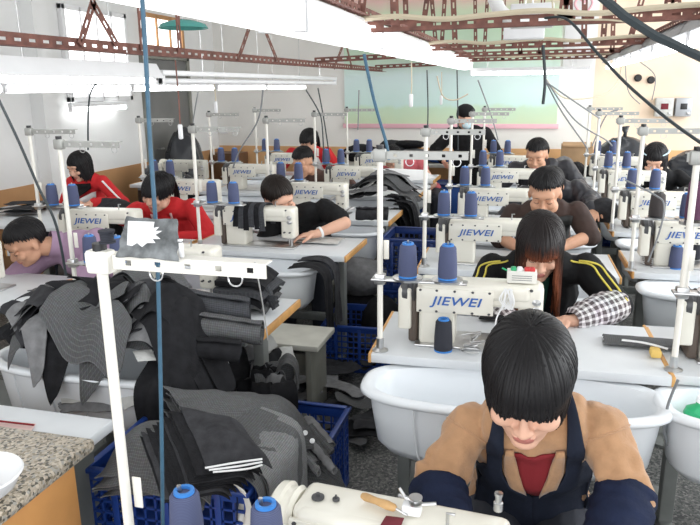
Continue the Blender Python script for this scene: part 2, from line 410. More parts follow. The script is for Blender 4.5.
MB().box((0, .01, .03), (x1-x0+.05, .04, .06), .004).build('border', 'pinkpaint', t)
# white board with hearts beside it
t = thing('heart_board', 'white board with a pink heart painted near its top', 'board', (.41, YF-.03, 1.9))
MB().box((0, .015, .5), (.36, .03, 1.0), .004).build('white_board', 'white', t)
hm = MB()
for s in (-1, 1): hm.tube(smooth_path([(0.02, 0, .62), (s*.10+.02, 0, .75), (s*.06+.02, 0, .83), (0.02, 0, .77)], 6), .014, 6)
hm.build('heart', 'pinkpaint', t)
# brown cupboard by the far wall
pa, pb = atY(207, 152, 9.1), atY(243, 152, 9.1)
if pa.x < XL+.03: pa.x = XL+.03
t = thing('cupboard', 'low brown wooden cupboard against the far wall by the corner', 'cupboard', ((pa.x+pb.x)/2, 9.1, 0))
w = pb.x-pa.x; h = pa.z
MB().box((0, 0, h/2), (w, .34, h), .006).build('cabinet_body', mat('brown_wood', (.16, .085, .045), .5, var=.15), t)
for s in (-1, 1):
    dd = MB().box((s*w/4, -.178, h/2), (w/2-.02, .016, h-.06), .004).build('door', MAT['brownjacket'] if 0 else bpy.data.materials['brown_wood'], t)
    MB().cyl((s*.04, -.185, h*.6), (s*.04, -.21, h*.6), .012, seg=10).build('knob', 'steel', dd)

# ------------------------------------------------------------------ overhead angle-iron frame
FR = thing('ceiling_frame', 'rusty slotted angle iron frame hung overhead above the lamps', 'iron frame', (0, 5, 1.98))
def perf(p0, p1, w, up, pitch=.085, slot=(.042, .013), th=.004):
    """a strip with real slots from p0 to p1, width w along up"""
    mb = MB(); p0, p1 = V(p0), V(p1); d = p1-p0; L = d.length; x = d/L; up = V(up); up = (up-x*up.dot(x)).normalized(); nrm = x.cross(up)
    n = max(1, round(L/pitch)); c = L/n
    for i in range(n):
        a = i*c; b = a+c; s0 = a+(c-slot[0])/2; s1 = s0+slot[0]
        pts = [(a, -w/2), (b, -w/2), (b, w/2), (a, w/2), (s0, -slot[1]/2), (s1, -slot[1]/2), (s1, slot[1]/2), (s0, slot[1]/2)]
        f = [p0+x*u+up*v+nrm*(th/2) for u, v in pts]; g = [p0+x*u+up*v-nrm*(th/2) for u, v in pts]
        mb.add(f+g, [(0, 1, 5, 4), (1, 2, 6, 5), (2, 3, 7, 6), (3, 0, 4, 7), (12, 13, 9, 8), (13, 14, 10, 9), (14, 15, 11, 10), (15, 12, 8, 11),
                     (4, 5, 13, 12), (5, 6, 14, 13), (6, 7, 15, 14), (7, 4, 12, 15), (0, 8, 9, 1), (2, 10, 11, 3)])
    return mb
def merge(a, b):
    o = len(a.v); a.v += b.v; a.f += [tuple(i+o for i in f) for f in b.f]; a.m += b.m; return a
def iron(p0, p1, w=.045, side=(0, 0, 1), flange=None, name='angle_iron'):
    mb = perf(p0, p1, w, side)
    if flange:
        q = V(flange)*(w/2); e = V(side)*(-w/2); merge(mb, perf(V(p0)+q+e, V(p1)+q+e, w, flange))
    mb.v = [tuple(V(p)-V((0, 5, 1.98))) for p in mb.v]
    return mb.build(name, 'iron', FR, sharp=30)
ZI = 1.985
# long irons above the lamp lines
iron(atX(-60, 33, -2.07), atX(478, 73, -2.07) if False else V((-2.07, 9.2, 1.93)), .055, flange=(1, 0, 0))
iron((-.90, 1.3, 2.075), (-.90, 9.2, 2.075), .05, flange=(1, 0, 0))
iron((.74, 1.3, 2.045), (.74, 9.2, 2.045), .05, flange=(-1, 0, 0))
# cross irons
for y, z, w in ((3.55, 2.0, .05), (5.6, 2.0, .045), (7.2, 2.01, .045), (8.6, 2.01, .045)):
    iron((-.98, y, z), (.95, y, z+.01), w, flange=(0, 1, 0))
for y in (6.4, 8.9): iron((-2.1, y, 1.96), (-.92, y, 1.99), .045, flange=(0, 1, 0))
# hangers up to the ceiling: A-shaped pairs and uprights
def aframe(px0, y0, pxs, yb, X=None, Y=None, w=.04):
    for px in pxs:
        b = atX(px, yb, X) if X is not None else atY(px, yb, Y)
        k = atX(px0, y0, X) if X is not None else atY(px0, y0, Y)
        d = (k-b); top = b+d*((ZC-b.z)/d.z) if False else k
        iron(b, top, w, side=(1, 0, 0) if X is None else (0, 1, 0))
    if k.z < ZC: iron(k-V((0, 0, .03)), (k.x, k.y, ZC), w, side=(1, 0, 0) if X is None else (0, 1, 0))
aframe(93, 3, (80, 117), 45, X=-2.06)
aframe(256, 8, (238, 277), 60, X=-2.06)
aframe(345, 40, (334, 352), 68, X=-2.06)
for px, top, bot, Yq in ((143, 12, 50, 3.4), (180, 16, 52, 3.9)):
    b = atX(px, bot, -2.06); iron(b, (b.x, b.y, ZC), .045, side=(0, 1, 0))
for px, Yq, lean in ((352, 3.5, .03), (360, 3.5, -.05), (407, 5.55, .02), (420, 5.55, -.06), (437, 7.2, .05), (441, 7.2, -.02),
                     (476, 8.6, .02), (484, 8.6, -.01), (503, 8.6, .01), (583, 5.65, .02), (602, 5.65, .0), (628, 5.65, -.09), (395, 3.5, .02), (455, 5.55, .03), (520, 7.2, .01), (560, 3.55, -.03), (566, 3.55, .03), (612, 7.2, .02), (664, 3.6, .0), (672, 3.6, .03), (540, 7.2, .0)):
    b = atY(px, 55, Yq); iron((b.x, Yq, 2.0), (b.x-lean*3, Yq, ZC), .042, side=(1, 0, 0))

# ------------------------------------------------------------------ fluorescent lamps
def lamp_bar(name, label, p0, p1, kind, group, hang=None):
    """lamp from p0 to p1 (centre line of the tube)"""
    p0, p1 = V(p0), V(p1); c = (p0+p1)/2; d = p1-p0; L = d.length
    t = thing(name, label, 'lamp', c, math.atan2(d.y, d.x), group)
    if kind == 'glare_shell':
        prof = [(.085, .05), (.092, .02), (.08, -.03), (.045, -.055), (0, -.06), (-.045, -.055), (-.08, -.03), (-.092, .02), (-.085, .05)]
        n = len(prof); h = L/2-.012
        MB().add([(s*h, a, b) for s in (-1, 1) for a, b in prof], [(i, i+1, n+i+1, n+i) for i in range(n-1)]+[tuple(range(n))[::-1], tuple(range(n, 2*n)), (n-1, 0, n, 2*n-1)]).build('glare_shell', 'tubeglow', t)  # added glowing shell; its bulk mimics the glare of tubes and reflector
        MB().box((0, 0, .065), (L-.01, .15, .03), .006).build('housing', 'enamel', t)
        for s in (-1, 1): MB().box((s*(L/2-.006), 0, .008), (.012, .19, .125), .004).build('end_cap', 'enamel', t)
        hz = .08
    elif kind == 'reflector':
        pr = [(-.07, .0), (-.03, .075), (.03, .075), (.07, .0), (.066, -.002), (.028, .07), (-.028, .07), (-.066, -.002)]
        n = 8; h = L/2
        MB().add([(s*h, a, b) for s in (-1, 1) for a, b in pr], [(i, (i+1) % n, n+(i+1) % n, n+i) for i in range(n)]).build('reflector', 'lampgrey' if 'right' in group else 'enamel', t)
        lo_, rr_ = (-.045, .027) if 'right' in group else (-.01, .019)
        MB().cyl((-h+.02, 0, lo_), (h-.02, 0, lo_), rr_, seg=12).build('tube', 'tube', t)
        for s in (-1, 1): MB().box((s*(h-.015), 0, .0), (.03, .05, .11), .006).build('lamp_holder', 'enamel', t)
        hz = .075
    elif kind == 'batten':
        MB().box((0, 0, .045), (L-.01, .05, .04), .006).build('batten', 'enamel', t)
        MB().cyl((-L/2+.02, 0, 0), (L/2-.02, 0, 0), .021, seg=12).build('tube', 'tube', t)
        for s in (-1, 1): MB().box((s*(L/2-.012), 0, .015), (.022, .04, .07), .006).build('lamp_holder', 'enamel', t)
        hz = .06
    else:
        MB().cyl((-L/2, 0, 0), (L/2, 0, 0), .017, seg=10).build('dark_tube', 'enamel', t)
        MB().box((0, 0, .045), (L, .045, .03), .005).build('batten', 'enamel', t)
        for s in (-1, 1): MB().box((s*(L/2-.015), 0, .015), (.03, .035, .07), .006).build('lamp_holder', 'enamel', t)
        hz = .055
    if hang:
        for s in (-.35, .35):
            MB().cyl((s*L, 0, hz), (s*L, 0, hang-c.z), .004, seg=6).build('hanging_rod', 'steel', t)
    return t
MAT['tubeglow'] = mat('lamp_glare', (1, 1, 1), .3, emit=1.9)  # blown-out glare of the aisle lamps, put into an emissive shell
names = ['first', 'second', 'third', 'fourth', 'fifth', 'sixth', 'seventh']
y = 1.25
for k in range(6):
    lamp_bar('fluorescent_lamp', f'{names[k]} from the near end of the thick glowing lamps over the aisle', (-.95, y, 1.958), (-.95, y+1.27, 1.958), 'glare_shell', 'lamps in a line over the aisle', 2.05); y += 1.29
y = 1.6
for k in range(6):
    lamp_bar('fluorescent_lamp', f'{names[k]} from the near end of the grey hooded lamps on the right', (.74, y, 1.95), (.74, y+1.2, 1.95), 'reflector', 'hooded lamps in the right line', 2.03); y += 1.24
pxs = [(-60, 1), (2, 130), (131, 213), (216, 265), (266, 305)]
for k, (a, b) in enumerate(pxs):
    pa, pb = atX(a, 87, -3.1), atX(b, 84.5, -3.1); pa.z = pb.z = 1.715
    lamp_bar('tube_lamp', f'{names[k]} from the near end of the bare tube lamps along the left rows', pa, pb, 'batten', 'bare tube lamps along the left', ZC)
pa, pb = atX(-90, 66, -2.07), atX(152, 70, -2.07); pa.z = pb.z = 1.765
lamp_bar('hooded_lamp', 'wide white hooded lamp hung under the rusty iron at the left edge', pa, pb, 'reflector', 'white hood lamp', 1.9)
pa, pb = atX(160, 76, -2.07), atX(335, 78, -2.07); pa.z = pb.z = 1.75
lamp_bar('unlit_lamp', 'unlit white tube lamp hung in line behind the white hooded lamp', pa, pb, 'unlit', 'unlit lamp', 1.91)
pa, pb = atY(470, 76, 8.75), atY(590, 74, 8.75); pb.z = pa.z = 1.85
lamp_bar('tube_lamp', 'cross lamp hung across the room before the mural', pa, pb, 'batten', 'cross lamp', 1.99)
pa, pb = atX(70, 110, -4.46), atX(126, 106, -4.46); pb.z = pa.z
t = lamp_bar('wall_tube_lamp', 'short lit tube lamp fixed low on the left wall behind the red and white jacket', pa, pb, 'batten', 'wall tube lamp')
MB().box((0, .06, .045), (.5, .10, .02)).build('bracket', 'enamel', t)
# pull switches and thin cords
def pull(px, y0, y1, Yq, label, sw='enamel', cord='cablebeige', ztop=None):
    a, b = atY(px, y0, Yq), atY(px, y1, Yq)
    t = thing('pull_switch', label, 'switch', b)
    top = (ztop or a.z)-b.z
    MB().tube([(0, 0, .05), (0.004, 0, top/2), (0, 0, top)], .004, 6).build('cord', cord, t)
    MB().box((0, 0, .035), (.026, .02, .085), .008).build('switch_body', sw, t)
pull(181, 60, 138, 3.55, 'white pull switch on a reddish cord hanging left of the middle', cord='iron')
pull(216, 84, 112, 4.6, 'small white pull switch hanging under the bare tube lamps')
pull(411, 62, 106, 4.6, 'white pull switch hanging from the thick glowing lamps')
pull(441, 72, 104, 6.5, 'white pull switch before the mural, right of the other hanging one')

# ------------------------------------------------------------------ workstations
def pillow(mb, c, d, b): return mb.box(c, d, b, seg=3)
def text_mesh(s, size, name='lettering_mesh'):
    cu = bpy.data.curves.new(name, 'FONT'); cu.body = s; cu.size = size; cu.extrude = .0012; cu.shear = .25; cu.align_x = 'CENTER'; cu.align_y = 'CENTER'; cu.space_character = 1.05
    cu.offset = size*.012
    o = bpy.data.objects.new(name, cu); C.objects.link(o); dg = bpy.context.evaluated_depsgraph_get()
    me = bpy.data.meshes.new_from_object(o.evaluated_get(dg)); bpy.data.objects.remove(o); return me
LETTER = text_mesh('JIEWEI', .046)
LETTER.transform(Matrix.Rotation(PI/2, 4, 'X')); LETTER.transform(Matrix.Scale(1.32, 4, (1, 0, 0)))
LETTER.materials.clear(); LETTER.materials.append(MAT['blueprint'])
def make_machine(label):
    t = thing('sewing_machine', label, 'sewing machine', (0, 0, .76), 0, 'industrial sewing machines')
    MB().box((.0, .0, .006), (.47, .178, .012), .004).build('bed_plate', 'steel', t)
    b = MB(); pillow(b, (-.155, .0, .11), (.135, .125, .215), .018); pillow(b, (-.005, .0, .252), (.45, .118, .108), .02)
    pillow(b, (.182, 0, .185), (.086, .098, .235), .018); pillow(b, (-.02, -.01, .268), (.40, .115, .074), .02)
    b.build('arm', 'cream', t)
    pl = MB().box((-.09, -.066, .222), (.28, .012, .118), .004).build('brand_plate', 'cream', t)
    lo = bpy.data.objects.new('lettering', LETTER); C.objects.link(lo); lo.parent = pl; lo.location = (-.085, -.0735, .222)
    SC = []
    for x in (-.215, -.155, -.09, -.025, .035):
        for z in (.172, .272): SC.append(MB().cyl((x, -.070, z), (x, -.0755, z), .0052, seg=8))
    for x, z in ((.06, .25), (.12, .25), (.18, .29), (.20, .12), (.165, .12)): SC.append(MB().cyl((x, -.05 if z < .2 else -.057, z), (x, -.064, z), .006, seg=8))
    for q in SC: q.build('screw', 'darksteel', t)
    MB().lathe([(.0, -.03), (.055, -.03), (.068, -.022), (.070, -.004), (.06, .0), (.058, .012), (.064, .02), (.055, .03), (0, .03)], (-.262, 0, .245), Matrix.Rotation(PI/2, 3, 'Y'), 24).build('hand_wheel', 'darksteel', t)
    g = MB(); pillow(g, (-.245, .01, .12), (.035, .12, .235), .012); g.build('belt_guard', 'brown', t)
    g = MB(); pillow(g, (-.275, -.03, .17), (.05, .07, .2), .01); g.build('side_cover', 'cream', t)
    MB().tube([(.19, 0, .08), (.19, 0, .012)], .006, 8).build('needle_bar', 'steel', t)
    MB().tube([(.175, 0, .09), (.175, 0, .02), (.185, -.02, .014), (.20, -.03, .014)], .005, 6).build('presser_foot', 'steel', t)
    for z in (.20, .235): MB().lathe([(0, 0), (.016, 0), (.013, .006), (.016, .012), (.006, .016), (0, .02)], (.20, -.05, z), Matrix.Rotation(PI/2, 3, 'X'), 12).build('tension_dial', 'steel', t)
    MB().tube([(.10, -.02, .305), (.10, -.02, .345), (.115, -.02, .345)], .004, 6).build('thread_guide', 'steel', t)
    for ch in KIDS(t):
        ch.data.transform(Matrix.Scale(.80, 4, (0, 0, 1)))
        for g in KIDS(ch): g.location.z *= .80
    return t
def make_table(label):
    t = thing('sewing_table', label, 'table', (0, 0, 0), 0, 'sewing tables')
    tp = MB().box((0, 0, .743), (1.02, .50, .034), .004).build('tabletop', 'tabletop', t)
    for s in (-1, 1): MB().box((s*.514, 0, .743), (.012, .502, .036), .003).build('wood_edging', 'woodedge', tp)
    for s in (-1, 1):
        l = MB(); l.box((s*.42, 0, .38), (.05, .06, .69), .006); l.box((s*.42, 0, .03), (.05, .46, .06), .008); l.box((s*.42, 0, .71), (.05, .42, .03), .004)
        l.build('leg', 'frame', t)
    MB().box((0, .05, .28), (.80, .04, .05), .005).build('crossbar', 'frame', t)
    MB().box((.02, .02, .13), (.38, .26, .02), .006, Euler((.25, 0, 0))).build('treadle', 'frame', t)
    m = MB(); m.lathe([(0, -.12), (.08, -.12), (.085, -.08), (.085, .08), (.07, .12), (0, .12)], (-.2, .03, .58), Matrix.Rotation(PI/2, 3, 'Y'), 18); m.box((-.2, .03, .68), (.14, .12, .1), .01)
    m.build('motor', 'darksteel', t)
    return t
def make_tub(label):
    t = thing('cloth_tub', label, 'tub', (0, 0, 0), 0, 'white plastic tubs')
    def ring(hx, hy, z, n=48, e=3.0):
        out = []
        for k in range(n):
            a = 2*PI*k/n; c, s = math.cos(a), math.sin(a)
            out.append((hx*math.copysign(abs(c)**(2/e), c), hy*math.copysign(abs(s)**(2/e), s), z))
        return out
    rings = [ring(.36, .09, .475), ring(.41, .12, .481), ring(.445, .145, .52), ring(.462, .156, .63), ring(.47, .163, .695), ring(.492, .180, .695), ring(.502, .188, .703), ring(.50, .187, .716), ring(.488, .176, .722),
             ring(.455, .150, .716), ring(.445, .143, .69), ring(.425, .132, .60), ring(.40, .112, .545), ring(.35, .085, .525)]
    n = 48; vs = [p for r in rings for p in r]; fs = [(i*n+k, i*n+(k+1) % n, (i+1)*n+(k+1) % n, (i+1)*n+k) for i in range(len(rings)-1) for k in range(n)]
    fs += [tuple(range(n))[::-1], tuple((len(rings)-1)*n+k for k in range(n))]
    MB().add(vs, fs).build('tub_shell', 'plastic', t, sharp=60)
    for x in (-.30, -.15, 0, .15, .30):
        r = MB(); r.tube([(x*.92, -.120, .482), (x*.96, -.146, .525), (x, -.158, .63), (x, -.165, .693)], .0035, 6)
        r.build('moulded_rib', 'plastic', t)
    for s in (-1, 1):
        l = MB(); l.box((s*.22, 0, .236), (.035, .05, .472), .004); l.box((s*.22, 0, .02), (.04, .26, .04), .004); l.box((s*.22, 0, .462), (.04, .16, .026), .004)
        l.build('support_leg', 'frame', t)
    return t
TP0 = .715
def make_stand(label):
    """thread stand: pole clamped to the table, tray for cones, slotted arm above"""
    t = thing('thread_stand', label, 'thread stand', (0, 0, .76), 0, 'thread stands')
    MB().cyl((0, 0, 0), (0, 0, TP0), .0105, seg=12).build('pole', 'pole', t)
    MB().lathe([(0, .0), (.03, .0), (.03, .004), (.014, .012), (.014, .05), (0, .05)], (0, 0, 0), seg=14).build('foot_flange', 'steel', t)
    a = perf((-.03, 0, TP0), (.30, 0, TP0), .027, (0, 0, 1), .055, (.012, .01), .003); merge(a, MB().box((.135, .014, TP0+.012), (.33, .03, .003))); merge(a, MB().box((0, 0, TP0), (.045, .03, .045), .006))
    a.build('top_arm', 'alu', t)
    for x in (.10, .26): MB().tube([(x+.014*math.cos(q), .022, TP0-.024+.014*math.sin(q)) for q in [PI/2+2*PI*k/12*.9 for k in range(13)]], .0016, 5).build('thread_hook', 'steel', t)
    MB().cyl((0, 0, TP0-.02), (0, 0, TP0+.035), .0135, seg=10).build('cap', 'black', t)
    y = MB(); y.box((.14, 0, .275), (.34, .05, .008), .003); y.box((0, 0, .275), (.04, .035, .04), .006)
    for x in (.10, .24): y.lathe([(0, .278), (.052, .278), (.055, .286), (.050, .287), (0, .285)], (x, 0, 0), seg=20)
    y.build('cone_tray', 'steel', t)
    for x in (.10, .24): MB().cyl((x, 0, .28), (x, 0, .42), .004, seg=6).build('spool_pin', 'steel', t)
    MB().box((.02, .012, .38), (.02, .004, .07), .003).build('bracket', 'pole', t)
    return t
def make_cone(name, label, m, core='core', h=.125, r=.034, cat='thread cone'):
    t = thing(name, label, cat, (0, 0, 0), 0, 'thread cones')
    MB().lathe([(0.0, .006), (r*.96, .006), (r, .014), (r*.98, h*.4), (r*.86, h*.88), (r*.72, h*.94), (0, h*.94)], seg=20).build('thread_winding', m, t)
    MB().lathe([(r*.5, 0), (r*.98, 0), (r*.98, .006), (r*.5, .006)], seg=20, close=False).build('cone_base', core, t)
    MB().lathe([(.004, h*.9), (r*.62, h*.9), (r*.60, h*.99), (r*.5, h), (r*.38, h*.99), (r*.36, h*.93), (.004, h*.93)], seg=20).build('cone_tip', core, t)
    return t
def make_bench(label):
    t = thing('bench', label, 'bench', (0, 0, 0), 0, 'work benches')
    MB().box((0, 0, .435), (.46, .30, .03), .006).build('seat', 'board', t)
    for s in (-1, 1): MB().box((s*.17, 0, .21), (.03, .26, .42), .004).build('side_panel', 'boxgrey', t)
    MB().box((0, .05, .26), (.32, .02, .12), .003).build('crossbar', 'boxgrey', t)
    return t


OWN = dict(C1='the long-haired woman', C2='the man in the charcoal vest', C3='the worker in the padded jacket', C4='the farthest man in black', C5='the mural end of the middle row',
           A1='the biggest black cloth heap', A2='the woman in the black T-shirt', A3='the striped white cloth', A4='the grey cut-piece heap', A5='the worker in the rose top',
           B1='the man in the mauve shirt', B2='the woman in red', B3='the empty seat by the brown cupboard', B4='the worker in the brown jacket', B5='the girl in the white vest',
           R1='the green bottle', R2='the dark brown cone', R3='the row before the hairband woman', R4='the woman with the hairband', R5='the black plastic bag',
           C0='the woman in the tan jacket', A0='the granite counter')
MX = lambda px, y: atY(px, 250, y).x-.22          # machine centre from where its needle end stands
WS = dict(C0=(-.235, 1.23, -.07), C1=(-.18, 2.46, .035), C2=(-.22, 3.70, .035), C3=(-.235, 4.86, .03), C4=(-.21, 6.08, .03), C5=(-.2, 7.25, .02),
          A1=(-1.61, 2.75, 0), A2=(-1.625, 3.84, 0), A3=(-1.60, 4.92, 0), A4=(-1.60, 6.05, 0), A5=(-1.62, 7.2, 0),
          B1=(-2.72, 2.62, 0), B2=(-2.53, 3.56, .05), B3=(-2.66, 4.92, 0), B4=(-2.63, 6.05, 0), B5=(-2.66, 7.2, 0),
          R1=(.80, 2.52, .035), R2=(.84, 3.86, .035), R3=(.84, 4.9, .03), R4=(.80, 6.12, .03), R5=(.80, 7.3, .02))
TOFF = dict(A=.07, B=.02, C=.13, R=.17)
first = {}
def proto(key, maker, label):
    if key not in first: first[key] = maker(label); return first[key]
    return dup(first[key], label=label)
def place(o, x, y, z=None, rz=0):
    o.location = (x, y, o.location.z if z is None else z); o.rotation_euler = (0, 0, rz); return o
NO_TUB = {'B1', 'A0', 'C0', 'B2'}; NO_STAND = {'A0', 'B1'}
def ZS(k): return {'C0': .595}.get(k, .76)
STANDS = {}; TUBS = {}
LOW = {'C0': .15, 'A1': .10}
for k, (x, y, rz) in WS.items():
    own = OWN[k]; dz = -.165 if k == 'C0' else 0
    if k in ('R1', 'R2', 'A0'): rel = 'beside'
    elif k in ('A1', 'A3', 'A4'): rel = 'behind'
    elif k in ('C5', 'B3', 'R3', 'R5'): rel = 'at'
    else: rel = 'of'
    ty = y+.06; ux, uy = x+TOFF[k[0]], y-.31
    if k == 'A1': ty = 2.57; ux, uy = -1.53, 2.07
    if k == 'A2': ux -= .10
    if k == 'R1': ux -= .07
    tdx = -.10 if k == 'B2' else 0
    if k != 'A0': place(proto('m', make_machine, f'cream sewing machine {rel} {own}'), x, y, .76+dz, rz)
    place(proto('t', make_table, f'grey topped sewing table {rel} {own}'), x+TOFF[k[0]]+tdx, ty, dz, rz)
    if k not in NO_TUB:
        tb = place(proto('u', make_tub, f'white plastic tub at the table {rel} {own}'), ux, uy, 0, rz)
        TUBS[k] = tb
    if k not in NO_STAND:
        sx, sy = x-.345, y-.165
        if k == 'C0': sx, sy = -.775, 1.06
        if k == 'A1': sx = -2.04
        if k == 'R1': sx += .025
        st = place(proto('s', make_stand, f'thread stand on the table {rel} {own}'), sx, sy, ZS(k), 0 if k == 'C0' else rz)
        STANDS[k] = st
        for j, (dx, nm) in enumerate(((.10, 'pole-side'), (.24, 'outer'))):
            if k in ('C0', 'R2'): continue
            c = proto('c', lambda l: make_cone('thread_cone', l, 'thread'), f'blue {nm} cone on the stand {rel} {own}')
            place(c, sx+dx*math.cos(rz), sy+dx*math.sin(rz), .76+.288-LOW.get(k, 0))
    if k not in ('A0', 'C0', 'R1', 'R2', 'R3', 'C5', 'R5'):
        place(proto('b', make_bench, f'plain bench seat {rel} {own}'), *((x+.12, y+.50) if k != 'A1' else (-1.24, 3.17)), 0, rz)

for dx, lab in ((.10, 'big blue thread cone nearest the blue rope at the bottom edge'), (.24, 'big blue thread cone at the end of the nearest white machine')):
    place(dup(first['c'], label=lab), -.765+dx*1.24, 1.06, .672+.288-.15)

TUBS['A1'].scale.x = .95
for k, st in STANDS.items():
    if k not in LOW: continue
    for ch in KIDS(st):
        nm = ch.name.split('.')[0]
        if nm in ('cone_tray', 'spool_pin', 'bracket'):
            ch.location.z = -LOW[k]+(.077 if k == 'C0' else 0)
            if k == 'C0' and nm != 'bracket': ch.scale.x = 1.24
        elif k == 'C0' and nm == 'pole': ch.scale.z = (TP0+.083)/TP0
        elif k == 'C0' and nm != 'foot_flange':
            ch.location.z = .083
            if nm == 'top_arm': ch.scale.x = 1.10; ch.data = ch.data.copy(); ch.data.materials.clear(); ch.data.materials.append(MAT['pole'])
# ------------------------------------------------------------------ people
def remesh(mb, name, mats, voxel, parent, smooth=3):
    me = bpy.data.meshes.new('raw'); me.from_pydata(mb.v, [], mb.f)
    o = bpy.data.objects.new('raw', me); C.objects.link(o)
    m = o.modifiers.new('r', 'REMESH'); m.mode = 'VOXEL'; m.voxel_size = voxel
    sm = o.modifiers.new('s', 'SMOOTH'); sm.factor = .5; sm.iterations = smooth
    dg = bpy.context.evaluated_depsgraph_get()
    out = bpy.data.meshes.new_from_object(o.evaluated_get(dg)); bpy.data.objects.remove(o); bpy.data.meshes.remove(me)
    out.name = name; out.materials.clear()
    for x in (mats if isinstance(mats, (list, tuple)) else [mats]): out.materials.append(MAT[x])
    out.polygons.foreach_set('use_smooth', [True]*len(out.polygons))
    ob = bpy.data.objects.new(name, out); C.objects.link(ob); ob.parent = parent
    return ob
def frame(x, z):
    """matrix with columns x, y, z from an x hint and a z axis"""
    z = z.normalized(); y = z.cross(x).normalized(); x = y.cross(z); return Matrix((x, y, z)).transposed()

def hand(mb, w, d, pal, curl=.5, side=1):
    """five-fingered hand: wrist w, direction d, pal = palm normal (towards what it holds)"""
    d = d.normalized(); pal = (pal-d*pal.dot(d)).normalized(); x = d.cross(pal)*side
    k = w+d*.045
    R = Matrix((x, d, pal)).transposed()
    mb.ell(w+d*.05, (.040, .052, .016), R); mb.cap(w-d*.02, w+d*.03, .024, .026)
    mb.cap(w+d*.08-x*.026, w+d*.08+x*.026, .0125, .0125)
    for i, (o, L) in enumerate(((-.032, .062), (-.011, .074), (.011, .070), (.031, .054))):
        a = w+d*.083+x*o; dd = (d+x*o*4.2).normalized(); c = curl*(.8+.12*i)
        p1 = a+(dd*math.cos(c*.5)+pal*math.sin(c*.5))*L*.45
        p2 = p1+(dd*math.cos(c*1.2)+pal*math.sin(c*1.2))*L*.32
        p3 = p2+(dd*math.cos(c*1.8)+pal*math.sin(c*1.8))*L*.28
        mb.cap(a, p1, .0098, .0090, 10); mb.cap(p1, p2, .0090, .0083, 10); mb.cap(p2, p3, .0083, .0070, 10)
    a = w+d*.028-x*.030; t1 = a+(d*.6-x*.75+pal*.35).normalized()*.040; t2 = t1+(d*.85-x*.2+pal*.45).normalized()*.032
    mb.cap(a, t1, .014, .0115, 10); mb.cap(t1, t2, .0112, .0085, 10)

def head(mb, T):
    def E(c, r, rot=None): 
        R = T.to_3x3() if rot is None else T.to_3x3() @ rot.to_matrix()
        mb.ell(T @ V(c), r, R, 20, 14)
    E((0, .014, .030), (.077, .097, .088)); E((0, -.028, -.035), (.060, .064, .082)); E((0, -.066, -.093), (.028, .024, .020)); E((0, -.040, -.080), (.044, .045, .036))
    E((0, -.074, .034), (.056, .022, .022))
    for s in (-1, 1):
        E((s*.038, -.070, -.022), (.026, .024, .024)); E((s*.030, -.088, .023), (.020, .008, .007)); E((s*.074, .008, -.012), (.008, .017, .028), Euler((0, 0, s*.35)))
        E((s*.011, -.100, -.031), (.0095, .010, .0085)); E((s*.047, -.02, -.065), (.020, .035, .028))
    mb.cap(T @ V((0, -.084, .016)), T @ V((0, -.106, -.026)), .0085, .0115); E((0, -.106, -.030), (.0115, .011, .010))
    E((0, -.089, -.057), (.024, .011, .0075)); E((0, -.087, -.067), (.021, .011, .0085))

